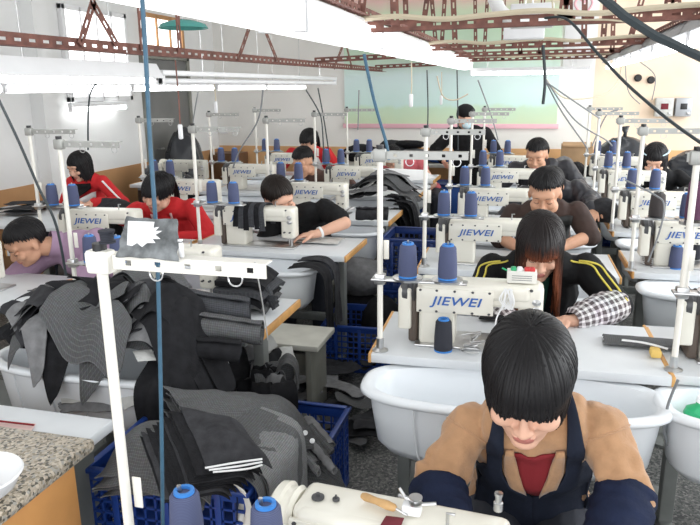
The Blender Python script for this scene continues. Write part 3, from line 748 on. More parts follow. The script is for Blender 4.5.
def hairdo(parent, T, style, m, seed=1):
    rnd = random.Random(seed); inv = T.to_3x3().inverted(); g = (inv @ V((0, 0, -1))).normalized()
    fringe = style in ('bob', 'long', 'fringe_tied'); c0 = V((0, .014, .030)); rad = V((.083, .104, .095)); mb = MB()
    def surf(phi, th, lift=0):
        d = V((math.sin(th)*math.sin(phi), -math.sin(th)*math.cos(phi), math.cos(th)))
        p = c0+V((rad.x*d.x, rad.y*d.y, rad.z*d.z))*(1+lift)
        if fringe and d.y < 0: p.y -= .020*min(1, d.y*d.y*1.3)*min(1, max(0, th-.5))
        return p
    def ends(phi):
        """polar end angle on the skull and hanging length"""
        a = abs((phi+PI) % (2*PI)-PI)   # 0 front, pi back
        dg = math.degrees(a)
        if style == 'bob':
            if dg < 52: return 93-4*math.cos(a*3)+6*dg/52, .004+.014*dg/52
            return 104, (.055 if dg < 75 else .075)
        if style == 'long':
            if dg < 40: return 91, .008
            return 100, .10+.20*min(1, (dg-40)/30)
        if style == 'tied':
            if dg < 45: return 62+dg*.35, 0
            return (84 if dg < 110 else 118), (.0 if dg < 120 else .03)
        if style == 'fringe_tied':
            if dg < 48: return 90, .006
            return (96 if dg < 115 else 120), (.03 if dg < 100 else .02)
        if style == 'shoulder':
            if dg < 30: return 78+dg*.3, .0
            return 98, .05+.09*min(1, (dg-30)/40)
        if dg < 50: return 62+rnd.uniform(-9, 6), 0     # short
        if dg < 105: return 62+(dg-50)*.5+rnd.uniform(-4, 4), 0
        return 122, 0
    crown = math.radians(14)
    # solid cap underneath
    NP, NT = 40, 12; vs = []; fs = []; uvs = []
    for i in range(NP):
        ph = 2*PI*i/NP; te = math.radians(ends(ph)[0]-(16 if math.cos(ph) > .3 else 4))
        for j in range(NT+1): vs.append(surf(ph, te*j/NT, -.012))
    for i in range(NP):
        for j in range(NT):
            a = i*(NT+1)+j; b = ((i+1) % NP)*(NT+1)+j; fs.append((a, a+1, b+1, b)); uvs.append([(i/NP, j/NT*.5), (i/NP, (j+1)/NT*.5), ((i+1)/NP, (j+1)/NT*.5), ((i+1)/NP, j/NT*.5)])
    mb.add(vs, fs, 0, uvs)
    n = {'short': 520, 'bob': 620, 'long': 620}.get(style, 460)
    for k in range(n):
        ph = 2*PI*(k+rnd.random())/n; te, L = ends(ph); te = math.radians(te+rnd.uniform(-5, 4)); L = L*rnd.uniform(.86, 1.08)
        lift = rnd.uniform(-.006, .045) if style != 'short' else rnd.uniform(-.005, .05)
        pts = []; tw = rnd.uniform(-.10, .10); st = rnd.uniform(.0, .30) if k % 3 else rnd.uniform(.25, .6)
        ns = 8
        for j in range(ns+1):
            u = st+(1-st)*j/ns; pts.append(surf(ph+tw*(1-u)*1.5, te*u, lift*math.sin(min(1, u*1.3)*PI*.62)))
        if L > 0:
            d = (pts[-1]-pts[-2]).normalized(); p = pts[-1]; m2 = max(2, int(L/.03)+1)
            for j in range(m2):
                q = (j+1)/m2; d = (d*(.7-.3*q)+g*(.35+.4*q)+(c0-p).normalized()*(.10 if style == 'bob' else .0)).normalized()
                p = p+d*(L/m2); pts.append(p+V((rnd.uniform(-1, 1), rnd.uniform(-1, 1), 0))*.0015)
        N = len(pts); r0 = rnd.uniform(.0036, .0062)
        if style == 'short': r0 *= .85
        mb.tube(pts, [r0*(.55+.45*math.sin(PI*min(1, .12+.9*j/N))) if j < N-1 else r0*.25 for j in range(N)], 5, flat=.55, uvl=True)
    if style in ('tied', 'fringe_tied'):
        b = c0+V((0, .115, -.01)); mb.ell(b, (.036, .034, .042))
        if style == 'fringe_tied':
            for k in range(60):
                a = rnd.uniform(0, 2*PI); q = b+V((math.cos(a)*.02, .01, math.sin(a)*.02)); pts = [q]; d = V((0, .5, -.3)).normalized()
                for j in range(6): d = (d*.7+g*.5).normalized(); q = q+d*.03; pts.append(q)
                mb.tube(pts, [.005]*6+[.001], 5, flat=.6, uvl=True)
    mb.xform(T)
    return mb.build('hair', m, parent, sharp=None)

def wrinkle(o, amp=.005, f=18, centers=()):
    me = o.data; me.calc_loop_triangles()
    ns = [v.normal.copy() for v in me.vertices]
    for v, n in zip(me.vertices, ns):
        p = v.co; w = amp
        for c, r in centers:
            q = (p-c).length/r
            if q < 1: w += amp*1.6*(1-q)
        a = noise.noise(V((p.x*f, p.y*f, p.z*f*.55)))+.6*noise.noise(V((p.x*f*2.1+7, p.y*f*2.1, p.z*f*1.2)))
        rdg = 1-abs(noise.noise(V((p.x*f*.7+3, p.y*f*.7, p.z*f*1.1))))*2
        v.co = p+n*w*(a*.7+rdg*.35)
    me.update()

def patch(parent, name, m, bvh, rows, off=.008, th=.004, uvs=False):
    """cloth laid on a garment: rows of (origin, direction); each ray's hit, lifted by off, made th thick"""
    G = []
    for r in rows:
        line = []
        for o, d in r:
            h = bvh.ray_cast(o, d)
            if h[0] is None:
                q = bvh.find_nearest(o+d*.45); line.append((q[0], -d))
            else: line.append((h[0], -d))
        G.append(line)
    nr, nc = len(G), len(G[0]); mb = MB()
    vs = [p+n*(off+th) for l in G for p, n in l]+[p+n*off*.4 for l in G for p, n in l]; k = nr*nc; fs = []
    for i in range(nr-1):
        for j in range(nc-1):
            a = i*nc+j; fs.append((a, a+1, a+nc+1, a+nc)); fs.append((k+a, k+a+nc, k+a+nc+1, k+a+1))
    for i in range(nr-1): fs.append((i*nc, (i+1)*nc, k+(i+1)*nc, k+i*nc)); fs.append((i*nc+nc-1, k+i*nc+nc-1, k+(i+1)*nc+nc-1, (i+1)*nc+nc-1))
    for j in range(nc-1): fs.append((j, k+j, k+j+1, j+1)); a = (nr-1)*nc+j; fs.append((a, a+1, k+a+1, k+a))
    mb.add(vs, fs); return mb.build(name, m, parent, sharp=None)

def sleeve(parent, name, a, b, r0, r1, m, seed=0, puff=.012):
    """loose tube over a forearm with gathered ends"""
    rnd = random.Random(seed); a, b = V(a), V(b); d = b-a; t = d.normalized(); u = t.orthogonal().normalized(); w = t.cross(u)
    n, s = 22, 28; vs = []; fs = []; uvs = []; per = 2*PI*(r0+r1)/2; L = d.length
    for i in range(n+1):
        q = i/n; r = r0+(r1-r0)*q+puff*math.sin(PI*min(1, q*1.05))**.6
        if q < .03 or q > .97: r -= .006
        for k in range(s):
            an = 2*PI*k/s; rr = r+.006*noise.noise(V((math.cos(an)*2+seed, math.sin(an)*2, q*9)))+.003*math.sin(q*40+an*2)
            vs.append(a+d*q+(u*math.cos(an)+w*math.sin(an))*rr)
    for i in range(n):
        for k in range(s):
            fs.append((i*s+k, i*s+(k+1) % s, (i+1)*s+(k+1) % s, (i+1)*s+k))
            uvs.append([(k/s*per, i/n*L), ((k+1)/s*per, i/n*L), ((k+1)/s*per, (i+1)/n*L), (k/s*per, (i+1)/n*L)])
    mb = MB(); mb.add(vs, fs, 0, uvs); return mb.build(name, m, parent, sharp=None)

def person(label, hd, sl, sr, hip, el=None, er=None, wl=None, wr=None, hy=0, hp=30, hroll=0, hs=1.04, hair=('short', 'hair'), skin='skin', top='blackcloth', topname='jacket', sleeve_l=1.0, sleeve_r=1.0,
           pants='trousers', th=.014, vox=.0065, seed=1, standing=False, collar=None, dl=None, dr=None, curl=.6, wr_amp=.005, group=None, bulk=1.0, name='person', arm=1.0):
    """hd head centre; sl, sr shoulder joints (sl = image left); wl, wr wrists; hip centre"""
    hd, sl, sr, hip = V(hd), V(sl), V(sr), V(hip)
    base = V((hip.x, hip.y, 0)); root = thing(name, label, 'person', base)
    B = lambda p: V(p)-base
    hd, sl, sr, hip = B(hd), B(sl), B(sr), B(hip)
    Rh = Euler((math.radians(hp), math.radians(hroll), 0)).to_matrix(); Rh = Euler((0, 0, math.radians(hy))).to_matrix() @ Rh
    T = Matrix.Translation(hd) @ Rh.to_4x4() @ Matrix.Scale(hs, 4)
    sc = (sl+sr)/2; ax = (sr-sl).normalized(); hw = (sr-sl).length/2; spine = sc-hip; up = spine.normalized(); fwd = ax.cross(up)*-1
    if fwd.y > 0 and not standing: fwd = -fwd
    R = frame(ax, spine)
    bend = -fwd*.02
    arms = []
    for s, e, w, sgn in ((sl, el, wl, -1), (sr, er, wr, 1)):
        if w is None: w_ = s+V((sgn*.03, -.22, -.32))
        else: w_ = B(w)
        if e is None: e_, w_ = solve_bone(s, w_, .275, .245, V((sgn*.9, .25, -.55)))
        else: e_ = B(e)
        arms.append((s, e_, w_, sgn))
    def torso(mb, t):
        k = hw/.175*bulk
        mb.ell(hip+up*.02, (.165*k+t, .12+t, .12+t), R); mb.ell(hip+spine*.34+bend, (.138*k+t, .105+t, .15+t), R); mb.ell(hip+spine*.66+bend*1.6, (.15*k+t, .112+t, .165+t), R)
        mb.ell(hip+spine*.90+bend, (.135*k+t, .085+t, .085+t), R)
        mb.cap(sc+up*.0-ax*hw*.92-up*.01, sc+ax*hw*.92-up*.01, .052*arm+t, .052*arm+t)
        mb.cap(sc-ax*hw*.4+up*.012, sc+ax*hw*.4+up*.012, .062+t, .062+t)
        nb = T @ V((0, .03, -.05)); mb.cap(sc-ax*.0, sc+(nb-sc)*.32, .070+t, .056+t*.6)
    def legs(mb, t):
        for s in (-1, 1):
            h = hip+ax*s*.085
            if standing: kn = h+V((s*.01, -.02, -.40)); an = V((kn.x, kn.y+.02, .085))
            else: kn = V((h.x+s*.03, h.y-.37, .50)); an = V((kn.x, kn.y+.02, .09))
            mb.cap(h, kn, .088+t, .062+t); mb.cap(kn, an, .060+t, .040+t)
            yield an
    body = MB()
    head(body, T); body.cap(T @ V((0, .022, -.055)), sc+up*.01, .050, .058); torso(body, 0)
    ank = list(legs(body, 0))
    for s, e, w, sgn in arms:
        body.cap(s, e, .050*arm, .040*arm); body.cap(e, e+(w-e)*.35, .040*arm, .038*arm); body.cap(e+(w-e)*.35, w, .038, .026)
        d = (dl if sgn < 0 else dr); d = V(d) if d is not None else (w-e).normalized()*.7+V((0, -.3, -.15))
        hand(body, w, d, V((0, 0, -1)) if not standing else V((-sgn, 0, 0)), curl, -sgn)
    for an in ank: body.cap(an, an+V((0, -.02, -.04)), .036, .034); body.cap(V((an.x, an.y+.02, .035)), V((an.x, an.y-.13, .028)), .034, .026)
    bo = remesh(body, 'body', [skin, 'lips'], vox, root, 2)
    Ti = T.inverted()
    for p in bo.data.polygons:
        c = Ti @ p.center
        if abs(c.x) < .023 and c.y < -.082 and -.074 < c.z < -.052 and abs(c.x)/.023+abs(c.z+.062)/.013 < 1.25: p.material_index = 1
    # eyes and brows
    for s in (-1, 1):
        e = MB(); e.ell(T @ V((s*.031, -.0790, .004)), (.0135*hs, .0115*hs, .0095*hs), Rh, 14, 10, 0); e.build('eyelid', skin, root)
        MB().tube([T @ V((s*x, y, z)) for x, y, z in ((.019, -.0865, .000), (.026, -.0915, -.003), (.035, -.0905, -.003), (.043, -.083, .001))], .0011, 6).build('eyelash', 'brow', root)
        if not hair or hair[0] not in ('bob', 'long', 'fringe_tied'): MB().tube([T @ V((s*x, y, z)) for x, y, z in ((.015, -.0955, .029), (.030, -.0985, .0335), (.048, -.086, .0275))], [.0018, .0026, .0012], 6, flat=.6).build('eyebrow', 'brow', root)
    g = MB(); torso(g, th)
    ell_, err_ = sleeve_l, sleeve_r
    for (s, e, w, sgn), q in zip(arms, (ell_, err_)):
        if q <= .5: g.cap(s, s+(e-s)*q*2, .056+th, .053+th)
        else:
            g.cap(s, e, .054*arm+th, .049*arm+th); g.cap(e, e+(w-e)*(q-.5)*2*.93, .046+th, .034+th)
    go = remesh(g, topname, top, vox*1.15, root, 3)
    wrinkle(go, wr_amp, 16, [(a[1], .13) for a in arms]+[(hip+spine*.15, .2)])
    if collar:
        nb = sc+(T @ V((0, .03, -.06))-sc)*.35+up*.02; cb = MB(); Rn = frame(ax, (hd-sc))
        cb.lathe([(.066, -.02), (.074, -.02), (.070, .035), (.063, .035)], nb, Rn, 28, close=False); cb.build('collar', collar, root)
    pl = MB(); list(legs(pl, .010)); pl.ell(hip+up*.0, (.172*hw/.175*bulk, .13, .12), R)
    po = remesh(pl, 'trousers', pants, vox*1.3, root, 3); wrinkle(po, .004, 14)
    for an in ank:
        sh = MB(); sh.cap(V((an.x, an.y+.02, .045)), V((an.x, an.y-.02, .05)), .044, .042); sh.cap(V((an.x, an.y-.01, .045)), V((an.x, an.y-.15, .033)), .043, .031)
        remesh(sh, 'shoe', 'shoe', .008, root, 2)
    if hair: hairdo(root, T, hair[0], hair[1], seed)
    bv = BVHTree.FromPolygons([v.co.copy() for v in go.data.vertices], [tuple(p.vertices) for p in go.data.polygons])
    return dict(root=root, T=T, R=R, hip=hip, spine=spine, up=up, ax=ax, fwd=fwd, sc=sc, hw=hw, arms=arms, bvh=bv, base=base, garment=go)

def front_rows(P, spec):
    """spec: list of rows (v along the spine 0..1, [u across in metres])"""
    rows = []
    for v, us in spec:
        o = P['hip']+P['spine']*v
        rows.append([(o+P['ax']*u+P['fwd']*.5, -P['fwd']) for u in us])
    return rows
def lin(a, b, n): return [a+(b-a)*i/(n-1) for i in range(n)]

yA = atY
# nearest: woman in the tan jacket with the navy bib apron
def P(px, py, y): return atY(px, py, y)
p0 = person('woman in a tan jacket and navy bib apron bowed over the nearest machine', P(528, 380, 1.50), P(471, 424, 1.64), P(600, 425, 1.64), (.03, 1.84, .50),
            el=P(436, 482, 1.56), wl=P(456, 562, 1.36), er=P(626, 490, 1.58), wr=P(604, 585, 1.38), hy=-2, hp=25, hs=1.20, collar='tan', hair=('bob', 'hair'), skin='skin_lt', top='tan', topname='jacket', vox=.005, seed=3, th=.014, bulk=1.10, wr_amp=.015, arm=.80, sleeve_l=.58, sleeve_r=.58)
va = [0, .08, .16, .24, .32, .40, .48, .55, .61, .66, .70, .74, .78, .82, .86, .90, .94, .98, 1.02]
def apron_half(s):
    sp = []
    for v in va:
        uo = .21-.02*v if v < .45 else max(.118, .201-.25*(v-.45)) 
        ui = 0 if v < .60 else min(.078, .078*math.sqrt((v-.60)/.16))
        sp.append((v, [s*x for x in lin(uo, ui, 9)]))
    return sp
def over_rows(P, s, ws):
    rows = []
    for a, (u0, u1) in ws:
        d = -(P['fwd']*math.cos(a)+P['up']*math.sin(a)); c = P['sc']-P['up']*.02
        rows.append([(c+P['ax']*s*u-d*.45, d) for u in lin(u0, u1, 9)])
    return rows
for s in (-1, 1):
    rows = front_rows(p0, apron_half(s)[:-1])+over_rows(p0, s, [(.35+.2*k, (.118-.004*k, .074)) for k in range(10)])
    patch(p0['root'], 'apron', 'navy', p0['bvh'], rows, .010, .005)
patch(p0['root'], 'shirt', 'redshirt', p0['bvh'], front_rows(p0, [(v, lin(-w, w, 7)) for v, w in ((.60, .018), (.68, .026), (.76, .034), (.84, .040), (.92, .046), (1.0, .05))]), .004, .003)
for s in (-1, 1):
    patch(p0['root'], 'lapel', 'tan', p0['bvh'], front_rows(p0, [(v, [s*x for x in lin(a, b, 4)]) for v, a, b in ((.60, .016, .04), (.68, .024, .058), (.78, .034, .072), (.88, .042, .074), (.97, .048, .072), (1.04, .05, .07))]), .008, .006)
for i in (0, 1):
    s, e, w, sg = p0['arms'][i]; o = sleeve(p0['root'], 'sleeve_cover', e-(w-e)*.02, w, .066, .045, 'navysleeve', 3+i, .014)
for s_, e_, w_2, sg in p0['arms']:
    d_ = (e_-s_).normalized(); c_ = s_+d_*.02; u_ = d_.orthogonal().normalized(); v_ = d_.cross(u_); ln = []
    for a in lin(0, 2*PI, 30):
        dr_ = u_*math.cos(a)+v_*math.sin(a); h_ = p0['bvh'].ray_cast(c_+dr_*.3, -dr_)
        if h_[0] and (h_[0]-c_).length < .12: ln.append(h_[0]+dr_*.0005)
    if len(ln) > 6: MB().tube(ln, .0030, 6, caps=False).build('shoulder_seam', 'tan', p0['root'])

# woman with long reddish hair, plaid sleeve covers, yellow piping
p1 = person('woman with long reddish hair and plaid sleeve covers at the second machine', P(540, 246, 2.93), P(492, 268, 3.07), P(586, 268, 3.07), (.02, 3.20, .50),
            el=P(478, 300, 2.95), wl=P(515, 328, 2.72), er=P(616, 305, 2.93), wr=P(572, 321, 2.74), hy=4, hp=26, hs=1.16, hair=('long', 'hair_red'), skin='skin_lt', top='blackcloth', topname='jacket', vox=.005, seed=5, dr=(-1, -.25, -.05), sleeve_l=.56, sleeve_r=.56)
for i in (0, 1):
    s, e, w, sg = p1['arms'][i]; sleeve(p1['root'], 'sleeve_cover', e-(w-e)*.08, w+(w-e)*.02, .064, .046, 'plaid', 5+i, .014)
    pts = []
    n_ = (p1['fwd']*.55+p1['up']*.5+p1['ax']*sg*.3).normalized()
    for k, dx in enumerate((-.012, .014)):
        q = [s-p1['ax']*sg*.07+p1['up']*.03, s, s+(e-s)*.25, s+(e-s)*.5, s+(e-s)*.75, e-(e-s)*.06]; line = []
        for z in smooth_path(q, 4):
            h = p1['bvh'].ray_cast(z+p1['ax']*sg*dx*1.5+n_*.3, -n_); line.append((h[0] if h[0] else z)+n_*.003)
        MB().tube(line, .0042, 6).build('yellow_piping', 'yellow', p1['root'])
patch(p1['root'], 'inner_shirt', 'green', p1['bvh'], front_rows(p1, [(v, lin(-w, w, 6)) for v, w in ((.35, .03), (.6, .035), (.8, .045), (1.0, .05))]), .005, .003)

# man in the charcoal vest
p2 = person('man in a charcoal vest over dark brown sleeves, head bowed, third in the middle row', P(545, 193, 4.12), P(514, 214, 4.25), P(577, 212, 4.25), (.03, 4.40, .50),
            el=P(500, 238, 4.15), wl=P(528, 252, 3.95), er=P(590, 236, 4.15), wr=P(556, 249, 3.96), hy=-6, hp=26, hs=1.18, hair=('short', 'hair'), top='brownshirt', topname='shirt', sleeve_l=.55, sleeve_r=.55, seed=7)
vv = lin(.0, 1.03, 12)
patch(p2['root'], 'vest', 'vest', p2['bvh'], front_rows(p2, [(v, lin(-.155, -.012-.05*max(0, v-.6), 8)) for v in vv]), .009, .005)
patch(p2['root'], 'vest', 'vest', p2['bvh'], front_rows(p2, [(v, lin(.012+.05*max(0, v-.6), .155, 8)) for v in vv]), .009, .005)
# padded jacket, fourth
p3 = person('worker in a black padded jacket half hidden behind the man in the vest', P(551, 186, 5.22), P(524, 196, 5.32), P(578, 190, 5.32), (.20, 5.45, .50),
            er=P(590, 203, 5.22), wr=P(592, 210, 5.0), hy=-6, hp=42, hs=1.12, hair=('short', 'hair'), top='puffy', topname='padded_jacket', seed=9, th=.026, wr_amp=.012, vox=.007)
# farthest man in the middle row
p4 = person('farthest man of the middle row, black jacket, face lowered', P(537, 155, 6.42), P(515, 169, 6.55), P(566, 167, 6.55), (.02, 6.72, .50), hy=-10, hp=22, hs=1.2, hair=('short', 'hair'), top='puffy', topname='jacket', seed=11, th=.02, wr_amp=.008, vox=.008)
# woman in the black T-shirt
a2 = person('woman in a black T-shirt with tied hair leaning over her seam', P(279, 198, 4.10), P(272, 226, 4.17), P(325, 209, 4.24), (-1.44, 4.40, .50),
            er=P(345, 223, 4.10), wr=P(316, 234, 3.95), wl=P(282, 246, 3.95), hy=38, hp=26, hroll=-16, hs=1.18, hair=('tied', 'hair_br'), skin='skin_lt', top='blackcloth', topname='t_shirt', sleeve_l=.34, sleeve_r=.36, vox=.0055, seed=13, dr=(-1, -.25, -.1))
q = MB()
pr = front_rows(a2, [(v, [u]) for v, u in [(.62+.075*math.sin(t), .045+.030*math.cos(t)) for t in lin(.3, 4.6, 18)]])
ln = []
for r in pr:
    h = a2['bvh'].ray_cast(r[0][0], r[0][1])
    if h[0]: ln.append(h[0]-r[0][1]*.004)
if len(ln) > 3: MB().tube(ln, .010, 6, flat=.5).build('printed_mark', 'white', a2['root'])
MB().lathe([(.030, -.008), (.036, -.008), (.036, .008), (.030, .008)], a2['arms'][1][2]-(a2['arms'][1][2]-a2['arms'][1][1]).normalized()*.03, frame(V((0, 0, 1)), a2['arms'][1][2]-a2['arms'][1][1]), 20, close=False).build('wristband', 'white', a2['root'])
# man in the mauve shirt
b1 = person('man in a mauve shirt bent low over cloth at the left edge', P(26, 242, 2.92), P(44, 254, 3.06), P(98, 240, 3.10), (-1.98, 3.18, .50),
            er=P(88, 283, 2.88), wr=P(44, 291, 2.73), wl=P(2, 292, 2.70), hy=-24, hp=34, hroll=8, hs=1.02, hair=('short', 'hair'), top='purple', topname='shirt', sleeve_l=.45, sleeve_r=.47, vox=.0055, seed=15, collar='purple', dr=(-1, -.25, -.12), curl=.4)
# woman in red
b2 = person('woman in red with a pink apron, looking down to her side', P(158, 192, 4.12), P(138, 211, 4.22), P(192, 208, 4.28), (atY(176, 250, 4.4).x, 4.42, .50),
            wl=P(116, 214, 4.0), el=P(126, 219, 4.2), wr=P(176, 238, 4.05), hy=-8, hp=20, hroll=8, hs=1.10, hair=('fringe_tied', 'hair'), skin='skin_lt', top='red', topname='sweater', seed=17, vox=.006)
patch(b2['root'], 'apron', 'pinkapron', b2['bvh'], front_rows(b2, [(v, lin(-.13+.05*max(0, v-.4), .15-.05*max(0, v-.4), 12)) for v in lin(.0, .60, 8)]), .008, .004)
for s in (-1, 1): patch(b2['root'], 'apron_strap', 'pinkapron', b2['bvh'], front_rows(b2, [(v, [s*.07-.007, s*.07, s*.07+.007]) for v in lin(.58, 1.05, 8)]), .005, .003)
# girl in the red and white jacket
d4 = person('girl in a red and white jacket seated before the left wall', P(80, 166, 4.95), P(73, 183, 5.03), P(102, 182, 5.03), (atY(88, 250, 5.1).x, 5.12, .50),
            wl=P(76, 203, 4.80), wr=P(93, 203, 4.80), hy=-14, hp=24, hs=1.0, hair=('shoulder', 'hair'), skin='skin_lt', top='red', topname='jacket', seed=19, vox=.007, arm=.85)
patch(d4['root'], 'white_panel', 'white', d4['bvh'], front_rows(d4, [(v, lin(-.11, .11, 10)) for v in lin(.30, .84, 6)]), .005, .003)
patch(d4['root'], 'scarf', 'blackcloth', d4['bvh'], front_rows(d4, [(v, lin(-w, w, 8)) for v, w in ((.86, .06), (.92, .08), (.98, .085), (1.04, .08))]), .012, .008)
for i in (0, 1):
    s, e, w, sg = d4['arms'][i]; n_ = (d4['fwd']*.7+d4['ax']*sg*.5+V((0, 0, .3))).normalized(); line = []
    for z in [s+(e-s)*t for t in lin(0, 1, 8)]:
        h = d4['bvh'].ray_cast(z+n_*.3, -n_); line.append((h[0] or z)+n_*.002)
    MB().tube(line, .011, 6, flat=.6).build('sleeve_stripe', 'white', d4['root'])
# brown jacket
b4 = person('worker in a brown jacket, head bowed over a white machine by the cupboard', P(303, 162, 6.33), P(298, 180, 6.42), P(345, 178, 6.46), (-2.02, 6.6, .50), hy=-8, hp=26, hs=1.2, hair=('short', 'hair'), top='brownjacket', topname='jacket', seed=21, vox=.008)
# girl in the white vest
b5 = person('girl with black tied hair in a white and red vest near the far wall', P(309, 141, 7.62), P(292, 153, 7.70), P(327, 153, 7.70), (-2.45, 7.85, .50), hy=-14, hp=20, hs=1.16, hair=('fringe_tied', 'hair'), skin='skin_lt', top='red', topname='sweater', seed=23, vox=.009)
patch(b5['root'], 'vest', 'white', b5['bvh'], front_rows(b5, [(v, lin(-.12, .12, 10)) for v in lin(.2, .95, 8)]), .008, .005)
# rose top
a5 = person('worker in a rose sleeveless top bent behind the heap of grey cut pieces', P(393, 158, 7.45), P(390, 166, 7.55), P(420, 164, 7.62), (-1.2, 7.75, .50), hy=-20, hp=55, hs=1.1, hair=('short', 'hair'), skin='skin_lt', top='pinktop', topname='sleeveless_top', sleeve_l=.1, sleeve_r=.1, seed=25, vox=.009)
# hairband woman
r4 = person('woman with a pale hairband in black, fourth row by the right side', P(655, 160, 6.56), P(634, 179, 6.66), P(678, 177, 6.70), (1.15, 6.85, .50), er=P(694, 190, 6.55), wr=P(672, 196, 6.35), hy=-12, hp=28, hs=1.2, hair=('shoulder', 'hair'), skin='skin_lt', top='blackcloth', topname='sweater', seed=27, vox=.008)
T = r4['T']; MB().tube([T @ V((.092*math.sin(a), .014-.10*math.cos(a)*.82, .062+.045*abs(math.cos(a)) if False else .075)) for a in lin(-1.75, 1.75, 14)], .0085, 6, flat=.6).build('hairband', 'maskblue', r4['root'])
# standing woman
stx = atY(468, 150, 8.1).x
s1 = person('standing person in black with a pale blue mask, before the mural', P(465, 118, 8.02), P(452, 133, 8.1), P(485, 133, 8.1), (stx, 8.14, .83), wl=P(443, 160, 7.9), wr=P(488, 172, 8.0), hy=35, hp=24, hs=1.05, hair=('short', 'hair'), skin='skin_lt', top='blackcloth', topname='coat', pants='blackcloth', standing=True, seed=29, vox=.009, th=.022)
T = s1['T']; mm = MB(); mm.ell(T @ V((0, -.072, -.045)), (.058, .045, .052), T.to_3x3()); mm.build('face_mask', 'maskblue', s1['root'])
mm = MB(); mm.lathe([(.095, .0), (.100, .03), (.093, .07), (.06, .10), (0, .112)], T @ V((0, .012, .035)), T.to_3x3(), 24); mm.build('cap', 'blackcloth', s1['root'])
# ------------------------------------------------------------------ cloth
def sheet(name, fn, m, nu=18, nv=14, th=.003, W=.3, L=.3):
    """thin closed cloth piece; fn(u, v) gives the point; UV in metres"""
    P_ = [[V(fn(i/nu, j/nv)) for j in range(nv+1)] for i in range(nu+1)]
    vs = []; k = (nu+1)*(nv+1)
    for s in (0, 1):
        for i in range(nu+1):
            for j in range(nv+1):
                a = P_[min(i+1, nu)][j]-P_[max(i-1, 0)][j]; b = P_[i][min(j+1, nv)]-P_[i][max(j-1, 0)]; n = a.cross(b)
                n = n.normalized() if n.length > 1e-9 else V((0, 0, 1))
                vs.append(P_[i][j]+n*(th if s == 0 else -th)*.5)
    fs = []; uvs = []
    id_ = lambda i, j, s=0: s*k+i*(nv+1)+j
    for s in (0, 1):
        for i in range(nu):
            for j in range(nv):
                q = [(i, j), (i+1, j), (i+1, j+1), (i, j+1)]
                if s: q = q[::-1]
                fs.append(tuple(id_(a, b, s) for a, b in q)); uvs.append([(a/nu*L, b/nv*W) for a, b in q])
    for i in range(nu):
        for j, fl in ((0, 1), (nv, 0)):
            q = [id_(i, j), id_(i, j, 1), id_(i+1, j, 1), id_(i+1, j)]; fs.append(tuple(q if fl else q[::-1])); uvs.append([(i/nu*L, j/nv*W)]*4)
    for j in range(nv):
        for i, fl in ((0, 0), (nu, 1)):
            q = [id_(i, j), id_(i, j, 1), id_(i, j+1, 1), id_(i, j+1)]; fs.append(tuple(q if fl else q[::-1])); uvs.append([(i/nu*L, j/nv*W)]*4)
    mb = MB(); mb.add(vs, fs, 0, uvs)
    return center_origin(mb.build(name, m, sharp=60))
def nz(x, y, s, f): return noise.noise(V((x*f+s*3.7, y*f-s*1.3, s*.71)))
def heap_piece(cx, cy, ang, L, W, H, layer, m, seed, fold=.02, name='cloth_piece', taper=.25, rag=.05):
    rnd = random.Random(seed); ca, sa = math.cos(ang), math.sin(ang); bow = rnd.uniform(-.15, .15); cr = rnd.uniform(-.12, .12)
    def fn(u, v):
        e = rag*nz(u*2, v*2, seed+11, 1.6); a_, b_ = 2*u-1, 2*v-1; rr = 1-.09*(a_*a_)*(b_*b_)+e
        u, v = .5+.5*a_*rr, .5+.5*b_*rr
        w = W*(1-taper*u+.10*math.sin(u*5+seed)); x = (u-.5)*L; y = (v-.5)*w+bow*L*(u-.5)**2*2+cr*x
        X, Y_ = cx+x*ca-y*sa, cy+x*sa+y*ca
        z = H(X, Y_)+layer+fold*(nz(x, y, seed, 9)+.7*math.sin(x*22+seed+2*nz(x, y, seed, 4)))
        z += .03*max(0, abs(v-.5)*2-.8)*rnd.uniform(.6, 1)*0
        return (X, Y_, z)
    return sheet(name, fn, m, W=W, L=L)
def quad_sheet(c, m, bulge=0, fold=.01, seed=0, name='cloth_piece', n=(24, 18), th=.003, freq=7, droop=(0, 0, 0, 0), ragged=0):
    """cloth between four corners c00 c10 c11 c01"""
    c = [V(x) for x in c]; L = (c[1]-c[0]).length; W = (c[3]-c[0]).length
    nrm = (c[1]-c[0]).cross(c[3]-c[0]).normalized(); nrm = nrm if nrm.z > 0 else -nrm
    def fn(u, v):
        if ragged:
            u = u+ragged*nz(v*3, 0, seed, 2)*(2*u-1); v = v+ragged*nz(u*3, 1, seed, 2)*(2*v-1)
        p = c[0]*(1-u)*(1-v)+c[1]*u*(1-v)+c[2]*u*v+c[3]*(1-u)*v
        b = bulge*math.sin(PI*min(1, max(0, u)))*math.sin(PI*min(1, max(0, v)))
        f = fold*(nz(u*L, v*W, seed, freq)+.5*nz(u*L, v*W, seed+5, freq*2.3))
        p = p+nrm*(b+f)
        p.z -= droop[0]*max(0, .25-u)**2*16+droop[1]*max(0, u-.75)**2*16+droop[2]*max(0, .25-v)**2*16+droop[3]*max(0, v-.75)**2*16
        return p
    return sheet(name, fn, m, n[0], n[1], th, W, L)
def drape(path, wdir, width, m, seed=0, wob=.015, name='cloth_piece', th=.004, n=26, taper=0):
    """strip of cloth lying along a path (over a rim, down a side)"""
    pts = smooth_path(path, 8); N = len(pts)-1; wd = V(wdir).normalized(); Ltot = sum((pts[i+1]-pts[i]).length for i in range(N))
    def fn(u, v):
        f = u*N; i = min(int(f), N-1); p = pts[i].lerp(pts[i+1], f-i); t = (pts[i+1]-pts[i]).normalized(); nn = wd.cross(t)
        w = width*(1-taper*u)
        return p+wd*(v-.5)*w+nn*wob*(math.sin(v*13+seed+u*3)*.6+nz(u*Ltot, v*width, seed, 8))*(.3+.7*u)
    return sheet(name, fn, m, n, 16, th, width, Ltot)
